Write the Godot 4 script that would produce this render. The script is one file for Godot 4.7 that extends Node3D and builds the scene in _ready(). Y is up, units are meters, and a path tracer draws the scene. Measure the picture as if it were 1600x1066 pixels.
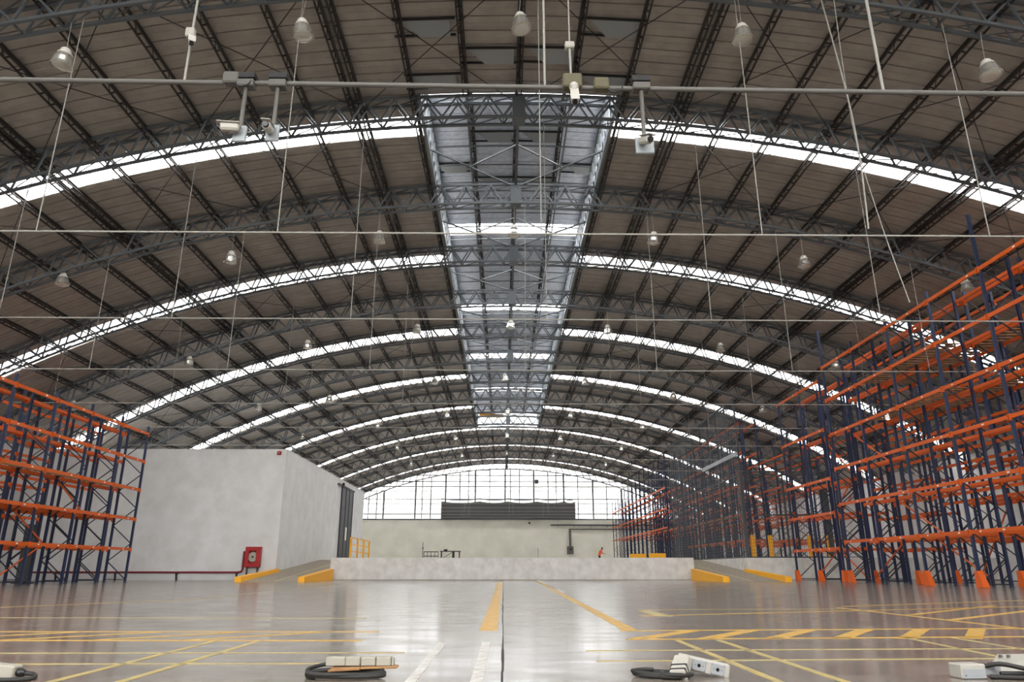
extends Node3D
# Arched warehouse hall: x to the right, y up, the hall runs along -z (depth Z = -z). Metres.

const CX := 0.5            # hall axis
const AR := 56.9           # radius of the middle line of the arched trusses
const CY := -40.45         # height of the arc centre
const Z0 := 15.7           # depth of the first truss in view
const BAY := 6.25
const DOCK_Z := 46.2
const DOCK_H := 1.32
const END_Z := 116.6
const FRONT_Z := 9.0       # world z of the front wall, behind the camera

var M := {}
var cache := {}
var taken := {}
var rng := RandomNumberGenerator.new()
const ORD := ["first", "second", "third", "fourth", "fifth", "sixth", "seventh", "eighth", "ninth", "tenth", "eleventh", "twelfth", "thirteenth", "fourteenth", "fifteenth", "sixteenth", "seventeenth", "eighteenth"]

func _ready() -> void:
	rng.seed = 7
	setup_camera_and_light()
	make_materials()
	build_floor()
	build_shell()
	build_ceiling()
	build_monitor()
	build_trusses()
	build_dock()
	build_room_block()
	build_end_wall()
	build_racks()
	build_cage()
	build_lamps()
	build_conduit_and_cameras()
	build_dock_things()
	build_person()
	build_foreground()

func setup_camera_and_light() -> void:
	var cam := Camera3D.new()
	cam.name = "camera"
	cam.position = Vector3(0, 0.65, 0)
	cam.rotation_degrees = Vector3(17.76, -0.686, 0)
	cam.fov = 51.178
	cam.near = 0.05
	cam.far = 400.0
	add_child(cam)
	cam.current = true
	var sm := ProceduralSkyMaterial.new()      # bright even overcast
	sm.sky_top_color = Color(0.95, 0.95, 0.95)
	sm.sky_horizon_color = Color(0.96, 0.96, 0.955)
	sm.sky_curve = 0.2
	sm.ground_horizon_color = Color(0.55, 0.55, 0.54)
	sm.ground_bottom_color = Color(0.42, 0.41, 0.40)
	sm.sky_energy_multiplier = 1.0
	var sky := Sky.new()
	sky.sky_material = sm
	var env := Environment.new()
	env.background_mode = Environment.BG_SKY
	env.sky = sky
	env.ambient_light_source = Environment.AMBIENT_SOURCE_DISABLED
	env.tonemap_mode = Environment.TONE_MAPPER_LINEAR
	env.tonemap_exposure = 19.5
	env.sdfgi_enabled = true
	env.ssao_enabled = true
	env.ssil_enabled = true
	var we := WorldEnvironment.new()
	we.name = "environment"
	we.environment = env
	add_child(we)

# ------------------------------------------------------------------ materials
func noise_tex(freq: float, lo: Color, hi: Color, sd: int, size := 512, stretch := 1.0, power := 1.0) -> ImageTexture:
	var n := FastNoiseLite.new()
	n.seed = sd
	n.noise_type = FastNoiseLite.TYPE_SIMPLEX_SMOOTH
	n.frequency = freq / size
	n.fractal_octaves = 5
	n.fractal_gain = 0.55
	var g := n.get_seamless_image(size, size, false, false, 0.25)
	g.convert(Image.FORMAT_RGB8)
	var im := Image.create(size, size, false, Image.FORMAT_RGB8)
	var k := int(stretch)
	for j in size:
		for i in size:
			var t := g.get_pixel(i, (j * k) % size).r
			im.set_pixel(i, j, lo.lerp(hi, pow(clampf((t - 0.15) / 0.7, 0.0, 1.0), power)))
	im.generate_mipmaps()
	return ImageTexture.create_from_image(im)

func mat(key: String, c: Color, rough := 0.6, metal := 0.0) -> StandardMaterial3D:
	var m := StandardMaterial3D.new()
	m.albedo_color = c
	m.roughness = rough
	m.metallic = metal
	M[key] = m
	return m

func tri(m: StandardMaterial3D, tex: Texture2D, tile: float) -> void:
	m.albedo_texture = tex
	m.uv1_triplanar = true
	m.uv1_world_triplanar = true
	m.uv1_scale = Vector3.ONE / tile

func make_materials() -> void:
	var f := mat("floor", Color(1, 1, 1), 0.24)
	tri(f, noise_tex(7.0, Color(0.44, 0.41, 0.375), Color(0.52, 0.49, 0.45), 3, 512), 9.0)
	f.roughness_texture = noise_tex(9.0, Color(0.62, 0.62, 0.62), Color(1, 1, 1), 11, 512, 2.0)
	f.roughness = 0.21
	f.metallic_specular = 0.75
	var w := mat("wall_white", Color(1, 1, 1), 0.75)
	tri(w, noise_tex(6.0, Color(0.80, 0.795, 0.785), Color(0.85, 0.848, 0.845), 5), 9.0)
	w = mat("wall_cream", Color(1, 1, 1), 0.8)
	tri(w, noise_tex(5.0, Color(0.79, 0.78, 0.725), Color(0.84, 0.83, 0.78), 6), 14.0)
	w = mat("dock_wall", Color(1, 1, 1), 0.8)
	tri(w, noise_tex(8.0, Color(0.77, 0.755, 0.73), Color(0.85, 0.84, 0.82), 8), 6.0)
	w = mat("roof", Color(1, 1, 1), 0.62)
	tri(w, noise_tex(8.0, Color(0.575, 0.55, 0.52), Color(0.65, 0.625, 0.59), 9), 7.0)
	w = mat("galvanised", Color(1, 1, 1), 0.5, 0.1)
	tri(w, noise_tex(8.0, Color(0.68, 0.71, 0.76), Color(0.78, 0.81, 0.85), 10), 3.0)
	w = mat("yellow_paint", Color(1, 1, 1), 0.42)
	tri(w, noise_tex(9.0, Color(0.58, 0.52, 0.41), Color(0.80, 0.60, 0.17), 12, 256, 1.0, 0.45), 1.3)
	w = mat("pale_yellow_paint", Color(1, 1, 1), 0.42)
	tri(w, noise_tex(9.0, Color(0.56, 0.52, 0.43), Color(0.72, 0.63, 0.34), 13, 256, 1.0, 0.6), 1.1)
	w = mat("white_paint", Color(1, 1, 1), 0.42)
	tri(w, noise_tex(9.0, Color(0.56, 0.54, 0.50), Color(0.80, 0.79, 0.77), 14, 256, 1.0, 0.4), 1.1)
	w = mat("wood", Color(1, 1, 1), 0.7)
	tri(w, noise_tex(7.0, Color(0.50, 0.36, 0.22), Color(0.68, 0.51, 0.32), 15, 256, 5.0), 1.2)
	w = mat("ramp", Color(1, 1, 1), 0.7)
	tri(w, noise_tex(8.0, Color(0.50, 0.46, 0.40), Color(0.60, 0.56, 0.50), 16, 256), 2.0)
	mat("steel", Color(0.35, 0.37, 0.385), 0.45, 0.1)
	mat("purlin", Color(0.17, 0.155, 0.145), 0.7)
	mat("rod", Color(0.13, 0.12, 0.115), 0.6)
	mat("pale_rod", Color(0.56, 0.55, 0.52), 0.5)
	mat("conduit", Color(0.36, 0.35, 0.33), 0.5, 0.2)
	mat("dark", Color(0.09, 0.09, 0.09), 0.6)
	mat("joint", Color(0.17, 0.16, 0.15), 0.7)
	var o := mat("orange", Color(0.80, 0.345, 0.08), 0.45)
	o.metallic_specular = 0.4
	mat("blue", Color(0.055, 0.12, 0.25), 0.45)
	mat("blue_shaded", Color(0.075, 0.10, 0.16), 0.5)  # same rack blue for braces and lacing, with their shade put into the colour
	mat("cage", Color(0.25, 0.26, 0.265), 0.6)
	mat("wire", Color(0.30, 0.32, 0.34), 0.5)
	mat("silver_sheet", Color(0.58, 0.60, 0.61), 0.4, 0.4)
	mat("label", Color(0.93, 0.92, 0.88), 0.6)
	mat("yellow", Color(0.95, 0.68, 0.06), 0.5)
	mat("yellow_rail", Color(0.92, 0.66, 0.10), 0.5)
	mat("red", Color(0.62, 0.06, 0.08), 0.4)
	mat("red_pipe", Color(0.45, 0.05, 0.06), 0.4)
	mat("door_grey", Color(0.22, 0.23, 0.24), 0.5)
	mat("aluminium", Color(0.88, 0.87, 0.84), 0.22, 0.8)
	mat("lamp_white", Color(0.83, 0.82, 0.79), 0.4)
	mat("lens", Color(0.80, 0.79, 0.75), 0.2, 0.3)
	mat("white_plastic", Color(0.64, 0.625, 0.59), 0.45)
	mat("cream_plastic", Color(0.62, 0.60, 0.55), 0.5)
	mat("black_plastic", Color(0.05, 0.05, 0.05), 0.35)
	mat("socket_plate", Color(0.60, 0.61, 0.62), 0.4, 0.2)
	mat("hose", Color(0.13, 0.12, 0.11), 0.6)
	mat("net", Color(0.30, 0.30, 0.30), 0.9)
	mat("box_olive", Color(0.33, 0.31, 0.22), 0.6)
	mat("vest", Color(0.95, 0.32, 0.08), 0.8)
	var s := mat("skylight", Color(0.96, 0.94, 0.90, 0.35), 0.1)
	s.transparency = BaseMaterial3D.TRANSPARENCY_ALPHA
	s = mat("gable_glass", Color(0.90, 0.94, 1.0, 0.85), 0.1)
	s.transparency = BaseMaterial3D.TRANSPARENCY_ALPHA

# ------------------------------------------------------------------ helpers
func numbered(n: String) -> String:
	var k: int = taken.get(n, 0)
	taken[n] = k + 1
	return n if k == 0 else "%s_%03d" % [n, k]

func thing(called: String, label: String, category: String, at := Vector3.ZERO, group := "") -> Node3D:
	var o := Node3D.new()
	o.name = numbered(called)
	add_child(o)
	o.position = at
	o.set_meta("label", label)
	o.set_meta("category", category)
	if group != "":
		o.set_meta("group", group)
	return o

func setting(called: String, at := Vector3.ZERO) -> Node3D:
	var o := Node3D.new()
	o.name = numbered(called)
	add_child(o)
	o.position = at
	o.set_meta("kind", "structure")
	return o

func part(parent: Node3D, called: String, mesh: Mesh, m: String, xf := Transform3D.IDENTITY) -> MeshInstance3D:
	var o := MeshInstance3D.new()
	o.name = called
	o.mesh = mesh
	o.material_override = M[m]
	o.transform = xf
	parent.add_child(o, true)
	return o

func ubox() -> Mesh:
	if not cache.has("ubox"):
		cache["ubox"] = BoxMesh.new()
	return cache["ubox"]

func ucyl() -> Mesh:
	if not cache.has("ucyl"):
		var c := CylinderMesh.new()
		c.top_radius = 0.5
		c.bottom_radius = 0.5
		c.height = 1.0
		c.radial_segments = 10
		c.rings = 1
		cache["ucyl"] = c
	return cache["ucyl"]

func along(a: Vector3, b: Vector3, w: float, h: float, up := Vector3.UP) -> Transform3D:
	# frame whose local y runs from a to b
	var y := (b - a)
	var l := y.length()
	y /= l
	var x := y.cross(up)
	if x.length() < 0.01:
		x = y.cross(Vector3.RIGHT)
	x = x.normalized()
	var z := x.cross(y)
	return Transform3D(Basis(x * w, y * l, z * h), (a + b) * 0.5)

func bar(parent: Node3D, called: String, a: Vector3, b: Vector3, w: float, h: float, m: String, up := Vector3.UP) -> MeshInstance3D:
	return part(parent, called, ubox(), m, along(a, b, w, h, up))

func rod(parent: Node3D, called: String, a: Vector3, b: Vector3, d: float, m: String) -> MeshInstance3D:
	return part(parent, called, ucyl(), m, along(a, b, d, d))

func block(parent: Node3D, called: String, c: Vector3, s: Vector3, m: String) -> MeshInstance3D:
	return part(parent, called, ubox(), m, Transform3D(Basis.from_scale(s), c))

func begin() -> SurfaceTool:
	var st := SurfaceTool.new()
	st.begin(Mesh.PRIMITIVE_TRIANGLES)
	return st

func v4(st: SurfaceTool, p: Array, n: Array) -> void:
	# a quad with its normals, wound clockwise seen from the normal's side
	var g: Vector3 = (p[1] - p[0]).cross(p[2] - p[0])
	if g.length() < 1e-12:
		g = (p[2] - p[0]).cross(p[3] - p[0])
	var order := [0, 1, 2, 0, 2, 3] if g.dot(n[0]) < 0.0 else [0, 2, 1, 0, 3, 2]
	for i in order:
		st.set_normal(n[i])
		st.add_vertex(p[i])

func quad(st: SurfaceTool, a: Vector3, b: Vector3, c: Vector3, d: Vector3, n: Vector3) -> void:
	v4(st, [a, b, c, d], [n, n, n, n])

func flat(st: SurfaceTool, pts: Array, inside: Vector3) -> void:
	# flat polygon facing away from a point inside the body
	var n: Vector3 = (pts[1] - pts[0]).cross(pts[2] - pts[0]).normalized()
	if n.dot(pts[0] - inside) < 0.0:
		n = -n
	for i in range(1, pts.size() - 1):
		var a: Vector3 = pts[0]
		var b: Vector3 = pts[i]
		var c: Vector3 = pts[i + 1]
		if (b - a).cross(c - a).dot(n) > 0.0:
			var t := b
			b = c
			c = t
		for q in [a, b, c]:
			st.set_normal(n)
			st.add_vertex(q)

func add_box(st: SurfaceTool, lo: Vector3, hi: Vector3) -> void:
	add_hull(st, [Vector3(lo.x, lo.y, lo.z), Vector3(hi.x, lo.y, lo.z), Vector3(hi.x, lo.y, hi.z), Vector3(lo.x, lo.y, hi.z)], [Vector3(lo.x, hi.y, lo.z), Vector3(hi.x, hi.y, lo.z), Vector3(hi.x, hi.y, hi.z), Vector3(lo.x, hi.y, hi.z)])

func add_hull(st: SurfaceTool, low: Array, high: Array) -> void:
	# prism between two rings with the same number of points
	var mid := Vector3.ZERO
	for p in low + high:
		mid += p
	mid /= low.size() * 2.0
	flat(st, low, mid)
	flat(st, high, mid)
	for i in low.size():
		var j := (i + 1) % low.size()
		flat(st, [low[i], low[j], high[j], high[i]], mid)

func add_bar(st: SurfaceTool, a: Vector3, b: Vector3, w: float, h: float, up := Vector3.UP) -> void:
	var t := along(a, b, w, h, up)
	var c := []
	for y in [-0.5, 0.5]:
		for q in [[-0.5, -0.5], [0.5, -0.5], [0.5, 0.5], [-0.5, 0.5]]:
			c.append(t * Vector3(q[0], y, q[1]))
	for i in 4:
		var j := (i + 1) % 4
		var n: Vector3 = ((c[i] + c[j]) * 0.5 - a)
		n = (n - t.basis.y.normalized() * n.dot(t.basis.y.normalized())).normalized()
		quad(st, c[i], c[j], c[j + 4], c[i + 4], n)

func add_tube(st: SurfaceTool, pts: Array, r: float, n := 8) -> void:
	var rings := []
	var nors := []
	var side := Vector3.ZERO
	for i in pts.size():
		var d: Vector3 = (pts[mini(i + 1, pts.size() - 1)] - pts[maxi(i - 1, 0)]).normalized()
		if i == 0:
			side = d.cross(Vector3.UP if absf(d.y) < 0.9 else Vector3.RIGHT).normalized()
		else:
			side = (side - d * side.dot(d)).normalized()
		var up := d.cross(side)
		var ring := []
		var nn := []
		for k in n:
			var q := side * cos(TAU * k / n) + up * sin(TAU * k / n)
			ring.append(pts[i] + q * r)
			nn.append(q)
		rings.append(ring)
		nors.append(nn)
	for i in pts.size() - 1:
		for k in n:
			var l := (k + 1) % n
			v4(st, [rings[i][k], rings[i][l], rings[i + 1][l], rings[i + 1][k]], [nors[i][k], nors[i][l], nors[i + 1][l], nors[i + 1][k]])
	var first: Vector3 = pts[1]
	var last: Vector3 = pts[pts.size() - 2]
	flat(st, rings[0], first)
	flat(st, rings[pts.size() - 1], last)

func tube(pts: Array, r: float, n := 8) -> ArrayMesh:
	var st := begin()
	add_tube(st, pts, r, n)
	return st.commit()

func curve_pts(keys: Array, per := 8) -> Array:
	var out := []
	for i in keys.size() - 1:
		var p0: Vector3 = keys[maxi(i - 1, 0)]
		var p1: Vector3 = keys[i]
		var p2: Vector3 = keys[i + 1]
		var p3: Vector3 = keys[mini(i + 2, keys.size() - 1)]
		for k in per:
			out.append(p1.cubic_interpolate(p2, p0, p3, float(k) / per))
	out.append(keys[keys.size() - 1])
	return out

func lathe(prof: Array, n := 20) -> ArrayMesh:
	# prof: [radius, height] pairs
	var st := begin()
	for i in prof.size() - 1:
		var a: Array = prof[i]
		var b: Array = prof[i + 1]
		var nr: float = b[1] - a[1]
		var ny: float = -(b[0] - a[0])
		var l := sqrt(nr * nr + ny * ny)
		for k in n:
			var u0 := TAU * k / n
			var u1 := TAU * (k + 1) / n
			var p := []
			var q := []
			for e in [[a, u0], [a, u1], [b, u1], [b, u0]]:
				p.append(Vector3(e[0][0] * cos(e[1]), e[0][1], e[0][0] * sin(e[1])))
				q.append(Vector3(nr / l * cos(e[1]), ny / l, nr / l * sin(e[1])))
			v4(st, p, q)
	return st.commit()

func chamfered(s: Vector3, c: float) -> ArrayMesh:
	# box with bevelled edges, centred
	var key := "ch%s_%f" % [s, c]
	if cache.has(key):
		return cache[key]
	var st := begin()
	var h := s * 0.5
	var corner := func(sx: float, sy: float, sz: float, ax: int) -> Vector3:
		var v := Vector3(sx * (h.x - c), sy * (h.y - c), sz * (h.z - c))
		v[ax] = [sx, sy, sz][ax] * h[ax]
		return v
	for ax in 3:
		var b := (ax + 1) % 3
		var d := (ax + 2) % 3
		for sg in [-1.0, 1.0]:
			var ring := []
			for q in [[-1.0, -1.0], [1.0, -1.0], [1.0, 1.0], [-1.0, 1.0]]:
				var e := [0.0, 0.0, 0.0]
				e[ax] = sg
				e[b] = q[0]
				e[d] = q[1]
				ring.append(corner.call(e[0], e[1], e[2], ax))
			flat(st, ring, Vector3.ZERO)
		for q in [[-1.0, -1.0], [1.0, -1.0], [1.0, 1.0], [-1.0, 1.0]]:   # bevels along ax
			var ends := []
			for sg in [-1.0, 1.0]:
				var e := [0.0, 0.0, 0.0]
				e[ax] = sg
				e[b] = q[0]
				e[d] = q[1]
				ends.append(corner.call(e[0], e[1], e[2], b))
				ends.append(corner.call(e[0], e[1], e[2], d))
			flat(st, [ends[0], ends[1], ends[3], ends[2]], Vector3.ZERO)
	for sx in [-1.0, 1.0]:
		for sy in [-1.0, 1.0]:
			for sz in [-1.0, 1.0]:
				flat(st, [corner.call(sx, sy, sz, 0), corner.call(sx, sy, sz, 1), corner.call(sx, sy, sz, 2)], Vector3.ZERO)
	cache[key] = st.commit()
	return cache[key]

func arc(ang: float, r: float) -> Vector3:
	return Vector3(CX + r * sin(ang), CY + r * cos(ang), 0)

func ang_at(x: float, r: float) -> float:
	return asin((x - CX) / r)

func arc_y(x: float, r := AR) -> float:
	return CY + sqrt(r * r - (x - CX) * (x - CX))

# ------------------------------------------------------------------ setting
func build_floor() -> void:
	var f := setting("floor")
	var st := begin()
	add_box(st, Vector3(-30.5, -0.3, -END_Z), Vector3(31.5, 0, FRONT_Z + 0.4))
	part(f, "slab", st.commit(), "floor")
	var line := func(x0: float, z0: float, x1: float, z1: float, w: float, m: String) -> void:
		bar(f, "floor_marking", Vector3(x0, 0.001, -z0), Vector3(x1, 0.001, -z1), w, 0.003, m)
	# lines running down the hall
	line.call(-0.14, 39.2, -0.16, 25.0, 0.26, "yellow_paint")
	line.call(-0.15, 24.4, -0.16, 8.5, 0.20, "yellow_paint")
	line.call(1.95, 45.5, 1.42, 8.45, 0.16, "yellow_paint")
	line.call(2.12, 45.5, 1.80, 22.0, 0.05, "white_paint")
	line.call(-0.155, 7.2, -0.16, 3.5, 0.075, "white_paint")
	line.call(-0.555, 7.2, -0.56, 3.5, 0.065, "white_paint")
	for x in [-2.73, -2.31, 1.67, 2.07]:
		line.call(x, 7.35, x, 3.2, 0.06, "pale_yellow_paint")
	line.call(4.0, 7.6, 3.7, 4.2, 0.05, "pale_yellow_paint")
	line.call(4.46, 7.6, 4.36, 4.2, 0.05, "pale_yellow_paint")
	line.call(-6.98, 17.1, -7.5, 38.0, 0.09, "pale_yellow_paint")
	line.call(-6.98, 17.1, -11.5, 9.0, 0.09, "yellow_paint")
	line.call(5.92, 13.4, 5.94, 8.5, 0.10, "yellow_paint")
	# cross lines
	for s in [[-9.5, -1.35, 8.36, 0.075], [-9.5, -1.35, 7.36, 0.085], [1.3, 9.5, 8.46, 0.085], [1.2, 9.5, 7.45, 0.085]]:
		line.call(s[0], s[2] + (0.12 if s[0] < 0 else 0.0), s[1], s[2] + (0.0 if s[0] < 0 else 0.5), s[3], "yellow_paint")
	for s in [[-8.0, -0.8, 6.32], [-7.0, -0.9, 5.62], [0.7, 8.0, 6.45], [0.7, 7.0, 5.74]]:
		line.call(s[0], s[2], s[1], s[2] + (0.0 if s[0] < 0 else 0.25), 0.045, "pale_yellow_paint")
	line.call(-12.0, 10.95, -1.9, 10.6, 0.06, "pale_yellow_paint")
	line.call(2.0, 11.05, 12.0, 14.6, 0.08, "yellow_paint")
	line.call(2.3, 12.75, 5.9, 12.95, 0.05, "pale_yellow_paint")
	line.call(6.2, 13.75, 13.0, 17.2, 0.10, "yellow_paint")
	line.call(2.28, 12.4, 2.36, 11.0, 0.22, "pale_yellow_paint")
	# slanted bars between the cross lines
	for i in 8:
		var x := 1.32 + 0.66 * i
		line.call(x, 7.5, x + 0.78, 8.46 + 0.04 * i, 0.16, "yellow_paint")
	for i in 9:
		var x := -1.9 - 0.9 * i
		line.call(x - 1.15, 7.42, x, 8.36, 0.09, "yellow_paint")
	for s in [[6.0, 8.7, 7.6, 10.1], [6.05, 10.2, 8.9, 12.6], [6.1, 11.3, 9.2, 14.1], [7.4, 8.8, 10.4, 11.6]]:
		line.call(s[0], s[1], s[2], s[3], 0.12, "yellow_paint")
	# the sawn joint with its crumbled filler
	var z := 3.2
	while z < 45.0:
		var l := rng.randf_range(0.25, 0.9)
		var jx := rng.randf_range(-0.004, 0.004)
		bar(f, "joint_filler", Vector3(jx, 0.001, -z), Vector3(jx, 0.001, -z - l), rng.randf_range(0.008, 0.024), 0.0025, "joint")
		z += l

func build_shell() -> void:
	var w := setting("wall_left")
	block(w, "wall_panel", Vector3(-30.75, 4.45, -(END_Z - FRONT_Z) * 0.5), Vector3(0.5, 8.9, END_Z + FRONT_Z + 0.8), "wall_white")
	w = setting("wall_right")
	block(w, "wall_panel", Vector3(31.75, 4.45, -(END_Z - FRONT_Z) * 0.5), Vector3(0.5, 8.9, END_Z + FRONT_Z + 0.8), "wall_white")
	w = setting("wall_front")       # behind the camera: a small open gate below, a glazed gable like that at the far end above
	var zf := FRONT_Z
	for b in [[-30.9, -14.0, 0.0, 8.17], [-10.0, 31.9, 0.0, 8.17], [-14.0, -10.0, 4.0, 8.17]]:
		var st := begin()
		add_box(st, Vector3(b[0], b[2], zf), Vector3(b[1], b[3], zf + 0.4))
		part(w, "wall_panel", st.commit(), "wall_white")
	var g := setting("window_2")
	var n := 12
	for i in n:
		var x0 := lerpf(-30.4, 31.4, float(i) / n)
		var x1 := lerpf(-30.4, 31.4, float(i + 1) / n)
		var st := begin()
		quad(st, Vector3(x0, 8.17, zf), Vector3(x1, 8.17, zf), Vector3(x1, arc_y(x1, SKIN), zf), Vector3(x0, arc_y(x0, SKIN), zf), Vector3.FORWARD)
		part(g, "pane", st.commit(), "skylight")
		bar(g, "mullion", Vector3(x1 - 0.1, 8.17, zf), Vector3(x1 - 0.1, arc_y(x1, SKIN), zf), 0.14, 0.12, "steel", Vector3.BACK)

func arc_panel(r: float, a0: float, a1: float, seg: int, w: float, thick: bool) -> ArrayMesh:
	var key := "ap%f_%f_%f_%s" % [r, a0, a1, thick]
	if cache.has(key):
		return cache[key]
	var k := w / 0.625
	var prof := [[0.0, 0.0], [0.245, 0.0], [0.255, -0.012], [0.285, -0.012], [0.295, 0.0], [0.565, 0.0], [0.57, 0.10], [0.61, 0.10], [0.615, 0.0], [0.625, 0.0]]
	if not thick:
		prof = [[0.0, 0.0], [0.54, 0.0], [0.56, -0.05], [0.605, -0.05], [0.625, 0.0]]
	var st := begin()
	for layer in (2 if thick else 1):
		var rr := r + 0.03 * layer
		for j in prof.size() - 1:
			var z0: float = -prof[j][0] * k
			var z1: float = -prof[j + 1][0] * k
			var r0: float = rr + prof[j][1]
			var r1: float = rr + prof[j + 1][1]
			var nn := Vector2(z1 - z0, r1 - r0).orthogonal().normalized()   # (z, radial)
			if (nn.y > 0.0) != (layer == 1):
				nn = -nn
			for i in seg:
				var p := []
				var q := []
				for e in [[i, r0, z0], [i + 1, r0, z0], [i + 1, r1, z1], [i, r1, z1]]:
					var a: float = lerpf(a0, a1, float(e[0]) / seg)
					var v := arc(a, e[1])
					v.z = e[2]
					p.append(v)
					q.append(Vector3(sin(a) * nn.y, cos(a) * nn.y, nn.x).normalized())
				v4(st, p, q)
	cache[key] = st.commit()
	return cache[key]

const MON_A := 21.85       # the raised ridge monitor begins and ends at these depths
const MON_B := 85.6
const MON_W := 3.6
const SKIN := 57.55
const MON_R := 59.35

func is_skylight(idx: int) -> bool:
	return posmod(idx, 20) < 2

func build_ceiling() -> void:
	var c := setting("ceiling")
	var aw := ang_at(31.6, SKIN)
	var am := ang_at(CX + MON_W, SKIN)
	var zs := Z0 + BAY + 1.15         # depth at which the strip behind the second truss begins; sheets are counted from here
	var behind := begin()
	for idx in range(-75, 150):
		var z := zs + idx * 0.625
		if z > END_Z - 0.2 or z < -FRONT_Z - 0.9:
			continue
		var sky := is_skylight(idx)
		var in_mon := z > MON_A - 0.1 and z < MON_B - 0.1
		var xf := Transform3D(Basis.IDENTITY, Vector3(0, 0, -z))
		var spans := [[-aw, -am], [am, aw]] if in_mon else [[-aw, aw]]
		for s in spans:
			var mesh := arc_panel(SKIN, s[0], s[1], 36 if not in_mon else 18, 0.625, not sky)
			if z < 9.0 and not sky:
				behind.append_from(mesh, 0, xf)
			else:
				part(c, "skylight_sheet" if sky else "roof_sheet", mesh, "skylight" if sky else "roof", xf)
	var bo := part(c, "roof_sheeting", behind.commit(), "roof")
	bo.set_meta("kind", "stuff")
	# lattice purlins along the hall
	var far_p := purlin_mesh(8.0, END_Z - 0.4)
	var near_p := purlin_mesh(8.0, MON_A - 0.3)
	var rear_p := purlin_mesh(MON_B + 0.2, END_Z - 0.4)
	for i in range(-15, 16):
		var a := 1.9 * i / SKIN
		var xf := Transform3D(Basis(Vector3.BACK, -a), arc(a, SKIN - 0.03))
		if absi(i) <= 1:
			part(c, "purlin", near_p, "purlin", xf)
			part(c, "purlin", rear_p, "purlin", xf)
		else:
			part(c, "purlin", far_p, "purlin", xf)
		if i in [-3, 3, -9, 9]:     # doubled purlins
			part(c, "purlin", far_p, "purlin", Transform3D(Basis(Vector3.BACK, -a - 0.006 * signi(i)), arc(a + 0.006 * signi(i), SKIN - 0.03)))
	# crossed bracing rods under the sheets
	for k in [0, 1, 3, 5, 7]:
		for i in range(-5, 5):
			if k > 0 and (i == -1 or i == 0):
				continue
			var a0 := 5.7 * i / SKIN
			var a1 := 5.7 * (i + 1) / SKIN
			for sgn in [0, 1]:
				var p := arc(a1 if sgn else a0, SKIN - 0.42)
				var q := arc(a0 if sgn else a1, SKIN - 0.42)
				p.z = -(Z0 + k * BAY)
				q.z = -(Z0 + (k + 1) * BAY)
				rod(c, "bracing_rod", p, q, 0.03, "rod")
	# small smoke vents let into the roof in front of the monitor
	for v in [[-2.55, 18.4], [3.4, 18.35], [-0.5, 19.75], [1.5, 19.7], [-2.5, 21.0], [3.4, 21.0]]:
		roof_vent(c, v[0], v[1], SKIN)

func roof_vent(parent: Node3D, x: float, z: float, r: float) -> void:
	# a framed opening with a bent sheet-metal hood hung in it
	var y := arc_y(x, r)
	var a := ang_at(x, r)
	var st := begin()
	var h := 0.8
	var ridge := [Vector3(-h, -0.03, 0.30), Vector3(-h * 0.2, -0.03, -0.30), Vector3(h, -0.03, -0.30), Vector3(h, -0.03, 0.30)]
	var top := [Vector3(-h, -0.06, 0.30), Vector3(-h * 0.2, -0.22, -0.30), Vector3(h, -0.22, -0.30), Vector3(h, -0.06, 0.30)]
	add_hull(st, ridge, top)
	var xf := Transform3D(Basis(Vector3.BACK, -a), Vector3(x, y, -z))
	var hood := part(parent, "vent_hood", st.commit(), "silver_sheet", xf)
	for s in [-0.36, 0.36]:
		bar(hood, "vent_bar", Vector3(-0.98, -0.10, s), Vector3(0.98, -0.10, s), 0.06, 0.06, "dark")

func purlin_mesh(za: float, zb: float) -> ArrayMesh:
	var st := begin()
	add_bar(st, Vector3(-0.09, -0.28, -za), Vector3(-0.09, -0.28, -zb), 0.05, 0.05)
	add_bar(st, Vector3(0.09, -0.28, -za), Vector3(0.09, -0.28, -zb), 0.05, 0.05)
	add_bar(st, Vector3(0, -0.02, -za), Vector3(0, -0.02, -zb), 0.09, 0.04)
	var z := za
	var i := 0
	while z + 0.55 < zb:
		add_bar(st, Vector3(-0.09, -0.28, -z), Vector3(0.09, -0.28, -z), 0.04, 0.03)
		var s := 0.09 if i % 2 == 0 else -0.09
		add_bar(st, Vector3(s, -0.28, -z), Vector3(0, -0.02, -z - 0.275), 0.025, 0.025)
		add_bar(st, Vector3(0, -0.02, -z - 0.275), Vector3(-s, -0.28, -z - 0.55), 0.025, 0.025)
		z += 0.55
		i += 1
	return st.commit()

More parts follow.
